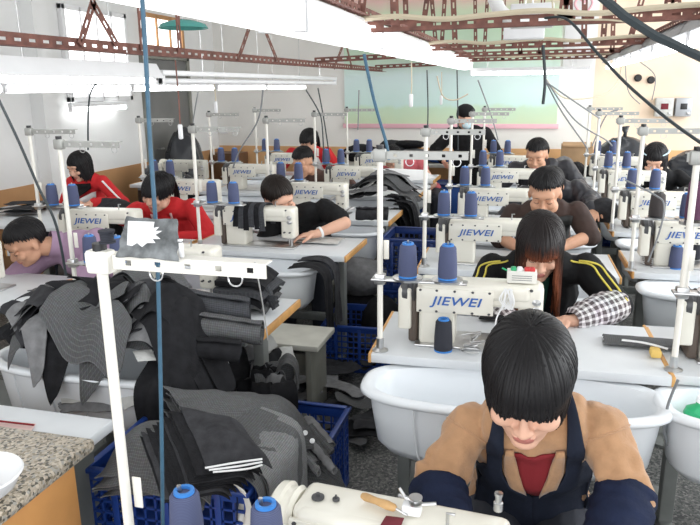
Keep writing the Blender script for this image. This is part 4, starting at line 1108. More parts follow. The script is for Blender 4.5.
def roll_piece(p0, p1, r, m, seed, name='cloth_roll', turns=2.2):
    p0, p1 = V(p0), V(p1); d = p1-p0; t = d.normalized(); u = t.orthogonal().normalized(); w = t.cross(u)
    def fn(a, b):
        an = a*turns*2*PI; rr = r*(.35+.65*a)+.006*nz(b*3, a*3, seed, 3)
        return p0+d*(b+.03*math.sin(an+seed))+(u*math.cos(an)+w*math.sin(an))*rr
    return sheet(name, fn, m, 46, 10, .004, d.length, r*9)

DARKS = ['clothblack', 'clothchar', 'denim', 'clothblack', 'clothchar', 'denim_blue', 'clothgrey']
# -- biggest heap: in and above the nearest left tub
def HA(x, y):
    q = ((x+1.45)/.46)**2; r = ((y-2.13)/.25)**2
    out = max(0, 1.91-y)+max(0, -2.02-x)+max(0, x+1.14)
    return .715+.19*math.exp(-q*.9-r*.9)+.05*nz(x, y, 2, 3)-2.2*out
r_ = random.Random(4)
for k in range(64):
    a = r_.uniform(0, 2*PI); q = math.sqrt(r_.random()); x = -1.50+.40*q*math.cos(a); y = 2.10+.17*q*math.sin(a)
    ang = r_.choice([0, .2, -.25, .5, PI, -.5, .1])+r_.uniform(-.2, .2); m = r_.choice(DARKS if k < 52 else ['clothblack', 'denim'])
    o = heap_piece(x, y, ang, r_.uniform(.22, .40), r_.uniform(.10, .20), HA, .004+.0020*k, m, k, r_.uniform(.02, .042), rag=.10)
    tag(o, 'dark cut cloth piece in the biggest black heap, over the nearest left tub', 'cloth', 'cut pieces in the biggest heap')
for k, (a, b, r, m, l) in enumerate((((178, 322, 2.06), (262, 334, 2.16), .050, 'denim', 'grey denim roll sticking out of the biggest heap towards the aisle'), ((172, 300, 2.12), (250, 312, 2.22), .052, 'denim_blue', 'upper dark denim roll at the aisle side of the biggest heap'),
                                     ((40, 300, 2.1), (128, 305, 2.12), .040, 'clothchar', 'long charcoal roll on the window side of the biggest heap'), ((160, 345, 1.98), (240, 352, 2.05), .042, 'clothblack', 'lowest black roll of the biggest heap, by the tub rim'))):
    o = roll_piece(atY(*a), atY(*b), r, m, k+3); tag(o, l, 'cloth roll', 'cloth rolls of the biggest heap')
o = drape([(-1.22, 2.02, .80), (-1.21, 1.92, .765), (-1.21, 1.865, .735), (-1.21, 1.85, .67), (-1.20, 1.85, .58)], (1, .1, 0), .13, 'clothblack', 3); tag(o, 'black cloth hanging over the near rim of the left tub', 'cloth')
o = quad_sheet([atY(133, 352, 1.93), atY(152, 350, 1.95), atY(156, 360, 1.91), atY(138, 362, 1.89)], 'clothpale', .008, .006, 4); tag(o, 'pale lining scrap showing at the front of the biggest heap', 'cloth scrap')
o = quad_sheet([atY(58, 350, 1.95), atY(78, 342, 2.0), atY(84, 350, 1.98), atY(64, 358, 1.93)], 'clothpale', .004, .006, 14); tag(o, 'small pale scrap under the charcoal roll in the nearest left tub', 'cloth scrap')
# -- folded jeans on the table end
jz = [atZ(212, 312, .765), atZ(262, 316, .765), atZ(282, 296, .765), atZ(238, 290, .765)]
for k in range(4):
    c = [p+V((r_.uniform(-.02, .02), r_.uniform(-.02, .02), .012+.034*k)) for p in jz]
    c2 = [p+V((.0, 0, .018)) for p in c]
    o = quad_sheet(c2, ('denim', 'clothblack', 'denim_blue', 'clothblack')[k], .02, .012, k+30, 'folded_trousers', th=.022, droop=(.0, .02, 0, .01)); tag(o, ('lowest grey', 'second black', 'third blue-black', 'topmost black')[k]+' folded trousers stacked on the left table end by the aisle', 'trousers', 'folded trousers stack')
for k in range(3):
    o = roll_piece(atY(256+k*5, 294-3*k, 2.62), atY(276, 300+4*k, 2.60), .018, 'denim_blue', k+50, 'waistband'); tag(o, 'rolled blue-black waistband at the aisle end of the trouser stack', 'waistband', 'rolled waistbands')
# -- cloth over the end of the second left tub
for k, (y0, w, m, lab) in enumerate(((3.46, .13, 'clothblack', 'black'), (3.62, .12, 'clothchar', 'charcoal'))):
    o = drape([(-1.30, y0, .74), (-1.20, y0, .755), (-1.13, y0, .745), (-1.09, y0, .68), (-1.085, y0, .52), (-1.08, y0, .36)], (0, 1, 0), w, m, k+7, .012); tag(o, f'{lab} cloth hanging over the aisle end of the tub at the woman in black', 'cloth', 'cloth over the tub end')
# -- crates
def make_crate(sx, sy, h, label, m='crate', group='blue crates'):
    t = thing('plastic_crate', label, 'crate', (0, 0, 0), 0, group)
    def wall(mb, L, R, c):
        n = max(4, int(L/.034)); rows = 7
        for i in range(n+1): x = -L/2+L*i/n; mb.box(c+R @ V((x, 0, h*.46)), (.007, .008, h*.86), 0, R)
        for j in range(rows+1): z = .012+(h*.86)*j/rows; mb.box(c+R @ V((0, 0, z)), (L, .008, .007), 0, R)
        mb.box(c+R @ V((0, 0, h*.93)), (L, .012, h*.13), .003, R); mb.box(c+R @ V((0, 0, .02)), (L, .012, .04), .003, R)
        for i in range(3): mb.box(c+R @ V((-L/2+L*(i+.5)/3, -.006, h*.48)), (.02, .006, h*.9), .002, R)
    for i, (L, a, off) in enumerate(((sx, 0, V((0, -sy/2, 0))), (sx, PI, V((0, sy/2, 0))), (sy, PI/2, V((sx/2, 0, 0))), (sy, -PI/2, V((-sx/2, 0, 0))))):
        mb = MB(); wall(mb, L, Matrix.Rotation(a, 3, 'Z'), off); mb.build('lattice_wall', m, t)
    MB().box((0, 0, .008), (sx, sy, .014), .003).build('base_panel', m, t)
    rm = MB(); 
    for s in (-1, 1): rm.box((0, s*(sy/2+.006), h-.006), (sx+.034, .024, .016), .004); rm.box((s*(sx/2+.006), 0, h-.006), (.024, sy+.034, .016), .004)
    rm.build('rim', m, t); return t
place(make_crate(.50, .38, .31, 'lower blue crate of the pair under the checked denim'), -.985, 1.72, 0)
place(make_crate(.50, .38, .31, 'upper blue crate of the pair, filled with checked denim'), -.985, 1.72, .312)
place(make_crate(.32, .46, .36, 'blue crate beside the aisle under the frayed denim edge'), -.90, 2.36, 0)
place(make_crate(.44, .42, .30, 'open blue crate in the aisle beside the white tub'), -1.0, 3.97, 0, .05)
place(make_crate(.40, .40, .36, 'dark blue crate farther up the aisle behind the open one', 'navycrate'), -.78, 4.55, 0)
place(make_crate(.40, .40, .36, 'upper dark blue crate stacked at the narrow aisle end', 'navycrate'), -.78, 4.55, .362)
for k in range(5):
    o = heap_piece(-1.0+r_.uniform(-.06, .06), 3.97+r_.uniform(-.06, .06), r_.uniform(0, 3), .26, .14, lambda x, y: .10+.04*nz(x, y, 3, 6), .022+.012*k, r_.choice(['clothblack', 'clothgrey', 'clothchar']), 60+k, .012); tag(o, 'dark scrap lying in the open blue crate in the aisle', 'cloth scrap', 'scraps in the aisle crate')
# -- checked denim over the crate pair
def q4(*pts): return [atZ(*p) for p in pts]
den = [((160, 380, .78), (292, 396, .60), (330, 442, .47), (196, 428, .72), 'large checked denim sheet draped from the crate pair towards the aisle'),
       ((92, 474, .67), (150, 408, .76), (222, 425, .74), (204, 486, .67), 'checked denim sheet over the near corner of the crate pair'),
       ((232, 426, .68), (296, 432, .58), (290, 488, .48), (246, 500, .52), 'checked denim strip hanging down before the aisle crate')]
for j in range(4):
    yo = r_.uniform(-.03, .03); dx = .006*j
    o = drape([(-.95, 1.74+yo, .685-.004*j), (-.82, 1.73+yo, .675-.003*j), (-.715+dx, 1.72+yo, .635), (-.695+dx, 1.72+yo, .53), (-.685+dx, 1.70+yo, .40+.02*j), (-.675+dx, 1.70+yo, .30+.035*j)], (0, 1, 0), .34-.03*j, 'denim' if j % 2 == 0 else 'denim_lt', 600+j, .010, 'denim_sheet'); tag(o, 'checked denim layer hanging over the aisle side of the upper blue crate', 'denim sheet', 'denim hanging on the crate side')
den = den[:2]
for k, (a, b, c, d, lab) in enumerate(den):
    nl = (7, 4, 4)[k]
    for j in range(nl):
        jt = [V((r_.uniform(-.02, .02), r_.uniform(-.02, .02), -.018*j)) for _ in range(4)]
        cc = [p+q for p, q in zip(q4(a, b, c, d), jt)]
        if k == 0: cc[1] += V((.02*j*r_.uniform(.2, 1), 0, 0)); cc[2] += V((.03*j*r_.uniform(.1, .8), -.02, -.012*j))
        o = quad_sheet(cc, 'denim', (.05, .06, .02)[k], .022, 70+10*k, th=.0035, droop=(.0, .05 if k == 0 else .02, .02, .03), ragged=.04, n=(30, 24))
        tag(o, (lab if j == 0 else 'checked denim layer under the '+('large sheet draped towards the aisle', 'sheet over the near crate corner', 'strip hanging before the aisle crate')[k]), 'denim sheet', None if j == 0 else ('layers of the large denim sheet', 'layers at the near crate corner', 'layers of the hanging strip')[k])
for k, (px, py, z) in enumerate(((294, 428, .57), (306, 438, .54), (313, 446, .52), (282, 480, .50))):
    p = atZ(px, py, z); o = MB().lathe([(0, .0), (.009, .0), (.009, .004), (0, .005)], (0, 0, 0), seg=10).build('chalk_dot', 'white'); o.location = p+V((0, -.006, .022)); o.rotation_euler = (.7, 0, .3); tag(o, 'round white chalk mark sticker on the frayed denim edge', 'sticker', 'white dots on the denim')
# curled ends at the aisle side
for k in range(9):
    p = atZ(300+r_.uniform(-6, 26), 442+r_.uniform(-14, 18), .47); o = roll_piece(p+V((-.06, .03, .02)), p+V((.05, -.05, -.03)), r_.uniform(.012, .022), r_.choice(['denim', 'denim_lt', 'clothgrey']), 90+k, 'curled_edge', 1.4); tag(o, 'curled denim strip at the frayed aisle edge of the pile', 'denim strip', 'curled strips at the pile edge')
# -- black stack of cut pieces on the denim
for j in range(10):
    sh = V((-.010*j+r_.uniform(-.006, .006), -.007*j+r_.uniform(-.006, .006), -.0070*j)); c = [p+sh for p in q4((177, 408, .82), (238, 420, .80), (269, 458, .76), (204, 466, .78))]
    o = quad_sheet(c, 'clothblack' if j % 4 else 'clothchar', .012, .010, 110, 'pocket_piece', th=.0034, droop=(0, .02, .0, .015)); tag(o, 'top black piece of the stack lying on the checked denim' if j == 0 else 'black cut piece in the fanned stack on the checked denim', 'cloth piece', 'black stack on the denim')
for j in range(3):
    a, b, c = atZ(205+4*j, 468+2*j, .783-.006*j), atZ(234+j*6, 463+3*j, .785-.006*j), atZ(262, 459+3*j, .772-.006*j)
    o = center_origin(MB().tube(smooth_path([a, b, c], 8), .0026, 6).build('white_edge_tape', 'white')); tag(o, 'thin white tape along the front of the black stack', 'tape', 'white tapes of the black stack')
# -- cream cotton under the stack
o = drape([atZ(188, 466, .665), atZ(214, 470, .668), atZ(236, 480, .64), atZ(244, 505, .56), atZ(240, 540, .48)], (.65, -.7, 0), .10, 'clothcream', 5, .008, th=.006); tag(o, 'cream cotton strip with a dark seam hanging beside the nearest cones', 'cloth')
o = center_origin(MB().tube(smooth_path([atZ(196, 476, .672), atZ(222, 478, .665), atZ(236, 492, .62), atZ(237, 520, .55)], 6), .0022, 6).build('dark_seam_cord', 'navysleeve')); tag(o, 'dark cord lying along the cream cotton strip', 'cord')
# -- bundle of looped dark pieces behind the crates
for k in range(26):
    px, py = r_.uniform(238, 292), r_.uniform(352, 392); z = .52-.0016*(py-350)+r_.uniform(-.03, .03); p = atZ(px, py, z); a = r_.uniform(0, PI); d = V((math.cos(a), math.sin(a), r_.uniform(-.3, .3)))
    hgt = r_.uniform(.05, .11); w = r_.uniform(.025, .05)
    o = drape([p-d*w+V((0, 0, -hgt)), p-d*w*.9, p+V((0, 0, hgt*.45)), p+d*w*.9, p+d*w+V((0, 0, -hgt))], d.cross(V((0, 0, 1))), r_.uniform(.06, .13), r_.choice(['clothblack', 'clothchar', 'clothgrey', 'denim', 'clothblack']), 130+k, .006, 'looped_piece', n=20); tag(o, 'looped dark cloth piece in the tied bundle below the folded trousers', 'cloth loop', 'looped bundle pieces')
for k, (a, b, c, d, m, lab) in enumerate((((252, 338, .62), (268, 330, .66), (278, 346, .6), (258, 358, .56), 'clothpale', 'pale pointed scrap standing behind the looped bundle'), ((264, 350, .52), (292, 346, .52), (296, 362, .48), (270, 366, .48), 'clothpale', 'white folded paper beside the looped bundle'),
                                          ((208, 340, .64), (240, 330, .68), (252, 376, .48), (226, 396, .46), 'clothblack', 'black cloth length sliding down towards the looped bundle'), ((186, 344, .62), (206, 338, .64), (216, 372, .50), (194, 378, .5), 'clothpale', 'pale cloth corner left of the sliding black length'),
                                          ((70, 378, .66), (112, 376, .70), (116, 402, .62), (62, 404, .60), 'clothpale', 'pale grey cloth square behind the white table'), ((120, 400, .64), (156, 378, .68), (160, 396, .66), (126, 410, .62), 'clothpale', 'pale cloth triangle between the denim and the tub'),
                                          ((58, 402, .60), (118, 398, .62), (120, 412, .60), (60, 412, .585), 'clothgrey', 'grey cloth under the pale square behind the white table'))):
    o = quad_sheet(q4(a, b, c, d), m, .012, .012, 170+k, ragged=.05, th=.004); tag(o, lab, 'cloth')
# supports: a low box behind the white table that carries the pale cloth, one under the bundle
t = place(make_crate(.36, .20, .36, 'blue crate behind the white table under the pale cloth'), -1.45, 1.82, 0) if False else None
# -- scraps on the floor in the aisle
for k in range(34):
    px, py = r_.uniform(268, 372), r_.uniform(356, 446); p = atZ(px, py, .01)
    if p.x > -.62: continue
    o = heap_piece(p.x, p.y, r_.uniform(0, 6), r_.uniform(.14, .30), r_.uniform(.06, .15), lambda x, y: .025+.05*max(0, nz(x, y, 9, 4)), .006+.002*k, r_.choice(['clothblack', 'clothblack', 'clothchar', 'clothchar', 'denim']), 200+k, .010); tag(o, 'dark cloth scrap on the aisle floor near the open blue crate', 'cloth scrap', 'floor scraps')
for k, (px, py) in enumerate(((315, 378), (300, 396), (342, 388))):
    p = atZ(px, py, .12); o = heap_piece(p.x, p.y, r_.uniform(0, 3), .26, .13, lambda x, y: .11+.04*nz(x, y, 9, 4), .0, 'clothgrey', 240+k, .012); tag(o, ('flat grey board scrap', 'bent grey scrap', 'small grey scrap')[k]+' on top of the aisle floor scraps', 'cloth scrap')
# -- black bags in the aisle
def bag(name, c, r, m, seed, lab, cat='bag', amp=.12, seg=(36, 24), flat=.0, knot=False, group=None):
    mb = MB(); mb.ell((0, 0, r[2]), r, None, *seg)
    vs = []
    for p in mb.v:
        p = V(p); q = p-V((0, 0, r[2])); n = nz(p.x/r[0], p.y/r[1], seed, 1.3)+.5*nz(p.z/r[2]+p.x/r[0], p.y/r[1], seed+2, 3.1)+.5*(1-abs(nz(p.x/r[0]*1.6, p.z/r[2]*1.6+p.y/r[1], seed+6, 1.7))*2)*.4
        q = q*(1+amp*n); z = q.z+r[2]
        if z < r[2]*.25: z = max(z, 0)*.4
        vs.append((q.x, q.y, z))
    mb.v = vs
    if knot: mb.tube([(0, 0, r[2]*1.85), (.01, 0, r[2]*2.1), (.0, 0, r[2]*2.3)], [.03, .018, .05], 10)
    o = mb.build(name, m, sharp=None); o.location = c; return tag(o, lab, cat, group)
bag('cloth_bundle', (-1.16, 4.42, .30), (.20, .16, .13), 'clothgrey', 3, 'grey-black padded bundle at the table corner above the open crate', 'bundle')
bag('cloth_bundle', (-1.18, 4.40, 0), (.22, .18, .155), 'clothblack', 5, 'black bundle on the floor behind the open blue crate', 'bundle')
bag('cloth_bundle', (-.95, 4.20, .0), (.14, .12, .18), 'clothblack', 15, 'small black bundle on the floor between the blue crates', 'bundle')
p = atY(418, 268, 4.1); place(make_cone('thread_cone', 'dark thread cone standing on the stacked blue crates in the aisle', 'thread_black'), p.x, 4.5, .725) if False else None
# -- heap of grey cut pieces farther back
def HB(x, y): return .70+.20*math.exp(-((x+1.22)/.30)**2-((y-5.62)/.22)**2)+.03*nz(x, y, 4, 3)
for k in range(34):
    x, y = -1.24+r_.uniform(-.30, .26), 5.62+r_.uniform(-.15, .15)
    o = heap_piece(x, y, r_.uniform(-.5, .5), r_.uniform(.26, .44), r_.uniform(.04, .12), HB, .004+.004*k, r_.choice(['clothblack', 'clothchar', 'clothblack', 'denim', 'clothgrey', 'clothchar', 'clothblack', 'clothpale' if k % 2 else 'denim']), 300+k, .016); tag(o, 'cut grey piece heaped at the aisle end of the tub before the rose top', 'cloth', 'grey heap pieces')
for k in range(16):
    x = -1.02+r_.uniform(-.08, .12); y = 5.35+r_.uniform(-.12, .2); zt = r_.uniform(.62, .84); w = r_.uniform(.08, .14)
    o = drape([(x-.12, y+.05, zt+.02), (x, y, zt), (x+.05, y-.03, zt-.15), (x+.06, y-.04, zt-.40), (x+.05, y-.05, .04)], (.2, 1, 0), w, r_.choice(['clothblack', 'clothchar', 'clothblack', 'denim']), 350+k, .012, taper=.3); tag(o, 'dark piece hanging down from the grey heap into the aisle', 'cloth', 'pieces hanging into the aisle')
o = roll_piece(atY(356, 214, 4.61), atY(388, 214, 4.61), .05, 'clothchar', 6); tag(o, 'charcoal roll lying in the third left tub', 'cloth roll')
o = quad_sheet([atY(372, 168, 5.9), atY(424, 170, 5.9), atY(436, 178, 5.7), atY(400, 182, 5.7)], 'paper', .0, .004, 8); tag(o, 'white paper on top of the grey cut-piece heap', 'paper')
# -- striped white cloth
o = quad_sheet([(-1.88, 4.80, .772), (-1.40, 4.74, .772), (-1.36, 5.08, .80), (-1.84, 5.12, .80)], mat_stripe('striped_white_cloth', (.05, .05, .05), (.80, .80, .80), 17, 'X'), .02, .008, 9); tag(o, 'white cloth with dark stripes on the table behind the woman in black', 'cloth')
# -- work in progress at the machines
def work(px, py, dx, dy, m, lab, seed, z=.766, cat='cloth', rz=0, name='cloth_piece'):
    p = atZ(px, py, z); c, s = math.cos(rz), math.sin(rz)
    cc = [p+V((a*dx*c-b*dy*s, a*dx*s+b*dy*c, .007)) for a, b in ((-.5, -.5), (.5, -.5), (.5, .5), (-.5, .5))]
    o = quad_sheet(cc, m, .006, .006, seed, name, th=.004, ragged=.06); return tag(o, lab, cat)
work(640, 343, .26, .11, 'denim', 'grey cloth with a white strip on the table right of the plaid sleeve', 401, rz=.0)
w_ = atZ(642, 345, .79); o = center_origin(MB().tube(smooth_path([atZ(622, 340, .795), atZ(645, 343, .798), atZ(668, 349, .79)], 6), .008, 8, flat=.4).build('white_strip', 'white')); tag(o, 'white strip lying on the grey cloth right of the plaid sleeve', 'strip')
work(318, 241, .30, .16, 'clothpale', 'pale cloth under the hand of the woman in the black T-shirt', 402)
work(60, 291, .26, .12, 'denim', 'dark denim piece under the hands of the man in mauve', 403)
work(500, 318, .16, .10, 'clothblack', 'black cloth under the machine of the long-haired woman', 404)
work(548, 333, .12, .08, 'clothblack', 'black cloth between the long-haired woman and her machine', 405)
for k in range(6):
    x = WS['A2'][0]-.13+.032*k; y = WS['A2'][1]; zt = .76+.305*.80+.012
    o = drape([(x, y+.10, zt-.14), (x, y+.075, zt-.02), (x, y+.03, zt+.004), (x, y-.05, zt+.004), (x, y-.085, zt-.03), (x+.004*k-.01, y-.09, zt-.13-.01*(k % 3))], (1, 0, 0), .034, 'denim_blue' if k % 2 else 'clothblack', 420+k, .002, 'waistband_strip', n=30); tag(o, 'dark strip hung over the machine of the woman in the black T-shirt', 'strip', 'strips over the machine')
# ------------------------------------------------------------------ near counter and left table
gz = .80; cN = atZ(95, 438, gz); 
t = thing('granite_counter', 'speckled granite topped counter with orange wood side at the lower left', 'counter', (cN.x-.42, 1.10, 0))
x1 = .42; yf = cN.y-1.10
MB().box((0, (yf-.36)/2, gz-.0175), (.84, yf+.36, .035), .010).build('granite_top', 'granite', t)
MB().box((-.018, (yf-.40)/2+.0, (gz-.035)/2), (.80, yf+.31, gz-.035), .004).build('wood_body', 'orangewood', t)
t = thing('enamel_basin', 'white rounded enamel basin on the granite counter at the left edge', 'basin', tuple(atZ(-22, 500, gz)))
MB().lathe([(.03, 0), (.05, .002), (.085, .03), (.098, .06), (.103, .062), (.10, .066), (.092, .06), (.08, .035), (.048, .01), (.0, .008)], seg=32, close=False).build('bowl', 'enamel', t)
o = quad_sheet([atZ(-10, 420, .764), atZ(36, 424, .764), atZ(30, 432, .764), atZ(-14, 430, .764)], 'pinkpaper', 0, .001, 2, 'paper', th=.002); tag(o, 'pink paper on the white table beside the granite counter', 'paper')
o = center_origin(MB().tube([atZ(-10, 420, .772), atZ(34, 425, .772)], .003, 8).build('steel_rod', 'redshirt')); tag(o, 'thin dark red rod lying on the pink paper', 'rod')

t = thing('side_table', 'narrow white side table between the granite counter and the nearest left tub', 'table', (-1.68, 1.50, 0))
MB().box((0, 0, .742), (1.02, .16, .034), .004).build('tabletop', 'tabletop', t)
for s in (-1, 1): MB().box((s*.42, 0, .362), (.05, .12, .724), .004).build('leg', 'frame', t)
# ------------------------------------------------------------------ things on the nearest machine and stand
m0 = first['m']; m0x, m0y, m0r = WS['C0']
for c in KIDS(m0):
    if c.name.startswith('hand_wheel'):
        c.data = c.data.copy(); c.data.materials.clear(); c.data.materials.append(MAT['cream'])
ZM = .76-.165+.306*.80
def on_m0(px, py): return atZ(px, py, ZM+.004)
t = thing('screwdriver', 'wooden handled screwdriver lying on the nearest machine', 'screwdriver', tuple(on_m0(380, 507)))
a, b = on_m0(362, 500)-t.location, on_m0(398, 514)-t.location; h = V((0, 0, .011))
MB().tube([a+h, a*.8+h, a*.2+h, b*.4+h, b*.8+h, b*.9+h], [.006, .009, .0075, .010, .008, .004], 12).build('handle', 'wood', t)
MB().tube([b*.85+h, b*1.5+h*.5], .0025, 8).build('blade', 'steel', t)
p = on_m0(412, 513); t = thing('bobbin_winder', 'small steel bobbin winder with levers on the nearest machine', 'bobbin winder', tuple(p))
MB().box((0, 0, .012), (.04, .03, .024), .005).build('housing', 'enamel', t)
MB().tube([(-.03, .01, .03), (-.01, 0, .034), (.02, -.004, .026), (.05, .0, .03)], .004, 8).build('lever', 'steel', t)
MB().lathe([(0, 0), (.014, 0), (.014, .003), (.006, .004), (.006, .012), (.014, .013), (.014, .016), (0, .016)], (.008, -.004, .026), seg=16).build('bobbin', 'steel', t)
MB().tube([(-.012, 0, .03), (-.028, .004, .052)], .0035, 8).build('pin', 'steel', t)
o = quad_sheet([on_m0(386, 518), on_m0(404, 520), on_m0(400, 530), on_m0(380, 528)], 'maroon', .003, .002, 3, 'cloth_scrap'); o.location.z += .004; tag(o, 'maroon scrap on the nearest machine below the screwdriver', 'cloth scrap')
p = on_m0(498, 510); t = thing('thread_post', 'steel thread post standing on the end of the nearest machine', 'thread post', tuple(p))
MB().lathe([(0, 0), (.010, 0), (.010, .018), (.007, .02), (.007, .032), (.009, .034), (.009, .04), (0, .042)], seg=14).build('post', 'steel', t)
for px, lab in ((318, 'larger round steel cap set in the top of the nearest machine'), (336, 'smaller round steel cap set in the top of the nearest machine')):
    p = on_m0(px, 497+(px-318)*.12); r = .014 if px < 330 else .008
    o = MB().lathe([(0, 0), (r, 0), (r, .004), (r*.7, .006), (r*.3, .006), (r*.3, .012), (0, .012)], seg=16).build('oil_cap', 'darksteel', m0); o.location = Matrix.Rotation(-m0r, 3, 'Z') @ (p-V((0, 0, .002))-m0.location)
# denim patch with a white paper on the stand arm
AZ = .595+.077+TP0
AZ += .006; ya = 1.06; ex = atY(122, 240, ya), atY(182, 240, ya)
zb = AZ+.016
top = lambda px, py: atY(px, py, ya+.02)
o = quad_sheet([V((ex[0].x, ya-.02, zb)), V((ex[1].x, ya-.02, zb)), top(178, 220), top(126, 217)], 'denim_plain', .0, .003, 6, 'pocket_patch', th=.004, ragged=.04); tag(o, 'washed grey denim patch propped on the arm of the nearest thread stand', 'cloth patch')
pz = MB()
z0 = [(128, 245), (129, 221), (155, 222), (154, 228), (160, 227), (156, 231), (163, 231), (156, 235), (161, 239), (153, 239), (156, 243), (148, 243), (143, 247), (138, 243), (133, 246)]
pts = [atY(x-1, y, ya-.032) for x, y in z0]; n = len(pts); back = [p+V((0, .0015, 0)) for p in pts]
pz.add(pts+back, [tuple(range(n)), tuple(range(n, 2*n))[::-1]]+[(i, n+i, n+(i+1) % n, (i+1) % n) for i in range(n)])
o = center_origin(pz.build('paper_pattern', 'paper')); tag(o, 'torn white paper with zigzag edges in front of the grey denim patch', 'paper')
t = thing('thread_spool', 'small black thread spool on the corner of the nearest thread stand', 'spool', (-.757, ya, AZ+.036))
MB().lathe([(0, 0), (.015, 0), (.015, .003), (.012, .005), (.013, .018), (.015, .020), (.015, .024), (0, .024)], seg=20).build('winding', 'thread_black', t)

# ------------------------------------------------------------------ second machine (long-haired woman)
x, y, rz = WS['C1']; zt = .76+.306*.80
p = V((x+.145, y, zt+.004)); t = thing('match_box', 'open cream box with red and green contents on the machine of the long-haired woman', 'box', p, .05)
bx = MB(); bx.box((0, 0, .022), (.105, .05, .044), .003); bx.build('carton', 'clothcream', t)
for k, (dx, c) in enumerate(((-.03, 'greenplastic'), (-.008, 'white'), (.018, 'redpaint'), (.036, 'redpaint'))): MB().box((dx, 0, .047), (.02, .036, .014), .005).build('packet', c, t)
ln = MB()
for z in (.012, .02, .028): ln.box((0, -.0255, z), (.07, .0006, .0022), 0)
ln.build('printed_lines', 'clothgrey', t)
o = center_origin(MB().tube([p+V((-.07, -.01, .05)), p+V((-.045, 0, .036))], .003, 6).build('green_pencil', 'greenplastic')); tag(o, 'short green stick leaning on the cream box', 'stick')
tl = MB()
rr = random.Random(3)
for k in range(9):
    a0 = V((x+.10+rr.uniform(-.02, .02), y-.073, zt-.004)); tl.tube(smooth_path([a0, a0+V((rr.uniform(-.02, .02), -.012, -.04)), a0+V((rr.uniform(-.02, .02), -.010, -.075)), a0+V((rr.uniform(-.02, .02), -.008, -.045)), a0+V((.004, -.002, -.004))], 6), .0018, 5)
tl.tube(smooth_path([(x+.09, y-.078, zt-.06), (x+.065, y-.09, zt-.12), (x+.07, y-.11, zt-.19), (x+.085, y-.12, .775)], 6), .003, 5)
o = center_origin(tl.build('thread_tangle', 'white')); tag(o, 'bunch of white thread hanging on the machine of the long-haired woman', 'thread')
c = make_cone('thread_cone', 'charcoal thread cone standing on the table before the second machine', 'thread_black'); q = atZ(443, 350, .762); place(c, q.x, q.y, .761)
q = atZ(466, 350, .765); t = thing('thread_snips', 'steel thread snips in a loose tangle on the table beside the charcoal cone', 'snips', tuple(q))
for k in range(7):
    a = rr.uniform(-.5, .9); MB().bar((rr.uniform(-.03, .02), rr.uniform(-.02, .02), .006+.008*k), (.03+rr.uniform(0, .04)*math.cos(a), .05*math.sin(a), .012+.009*k), .012, .004, .001).build('blade', 'steel', t)
MB().tube([(.02+.035*math.cos(a), -.01+.03*math.sin(a), .006) for a in lin(0, 5.6, 16)], .0035, 6).build('finger_loop', 'steel', t)
t = thing('sponge', 'yellow sponge block on the corner between the two right tables', 'sponge', tuple(atZ(655, 356, .765))); MB().box((0, 0, .014), (.035, .05, .028), .006).build('sponge_block', 'sponge', t)
q = atZ(692, 392, .70); t = thing('green_bottle', 'green plastic bottle lying in the tub at the right edge', 'bottle', (.525, 2.24, .605))
t.rotation_euler = (0, .25, 0)
MB().lathe([(0, 0), (.032, 0), (.038, .01), (.038, .03), (.034, .04), (.038, .05), (.036, .07), (.02, .085), (.014, .09), (.014, .10), (0, .10)], seg=20).build('bottle_body', 'greenplastic', t)
MB().lathe([(.0, .10), (.017, .10), (.017, .118), (0, .118)], seg=16).build('cap', 'white', t)
# cones of the right stand and its table
x, y, rz = WS['R2']; zt = .76+.288; sx, sy = x-.345, y-.165
for dx, lab, m in ((.10, 'dark brown thread cone on the stand before the right tub', 'thread_dark'), (.24, 'blue thread cone beside the dark brown one on the right stand', 'thread')):
    c = make_cone('thread_cone', lab, m, 'black' if m != 'thread' else 'core', .125, .040 if m != 'thread' else .034); place(c, sx+dx, sy+dx*rz, zt)
q = atZ(675, 268, .762); place(make_cone('thread_cone', 'blue thread cone standing on the table above the right tub', 'thread'), q.x, q.y, .761)
q = atZ(690, 262, .762); place(make_cone('thread_cone', 'squat black thread cone on the table at the right edge', 'thread_black', 'black', .105, .045), q.x+.03, q.y+.10, .761)
q = atY(692, 212, 3.3); place(make_cone('thread_cone', 'tall purple thread cone at the right edge', 'thread_purple', 'black', .19, .04), q.x+.02, 3.35, 1.10)
p_ = q
t = thing('spool_shelf', 'small steel shelf on a post carrying the tall purple cone', 'shelf', (q.x+.02, 3.35, 0)); MB().lathe([(0, 1.08), (.06, 1.08), (.06, 1.095), (0, 1.095)], seg=20).build('plate', 'steel', t); MB().cyl((0, 0, 0.01), (0, 0, 1.08), .012, seg=10).build('post', 'pole', t); MB().lathe([(0, 0), (.12, 0), (.12, .012), (0, .016)], seg=20).build('base', 'frame', t)
q = atZ(650, 263, .765); w_ = MB()
for k in range(12): w_.tube([(q.x+(.045+.010*math.sin(k*2.1))*math.cos(a), q.y+(.04+.010*math.cos(k*1.7))*math.sin(a), .768+.003*k) for a in lin(0, 2*PI, 22)], .002, 5, caps=False)
o = center_origin(w_.build('wire_coil', 'white')); tag(o, 'coil of white cord on the table beside the right machine', 'cord coil')
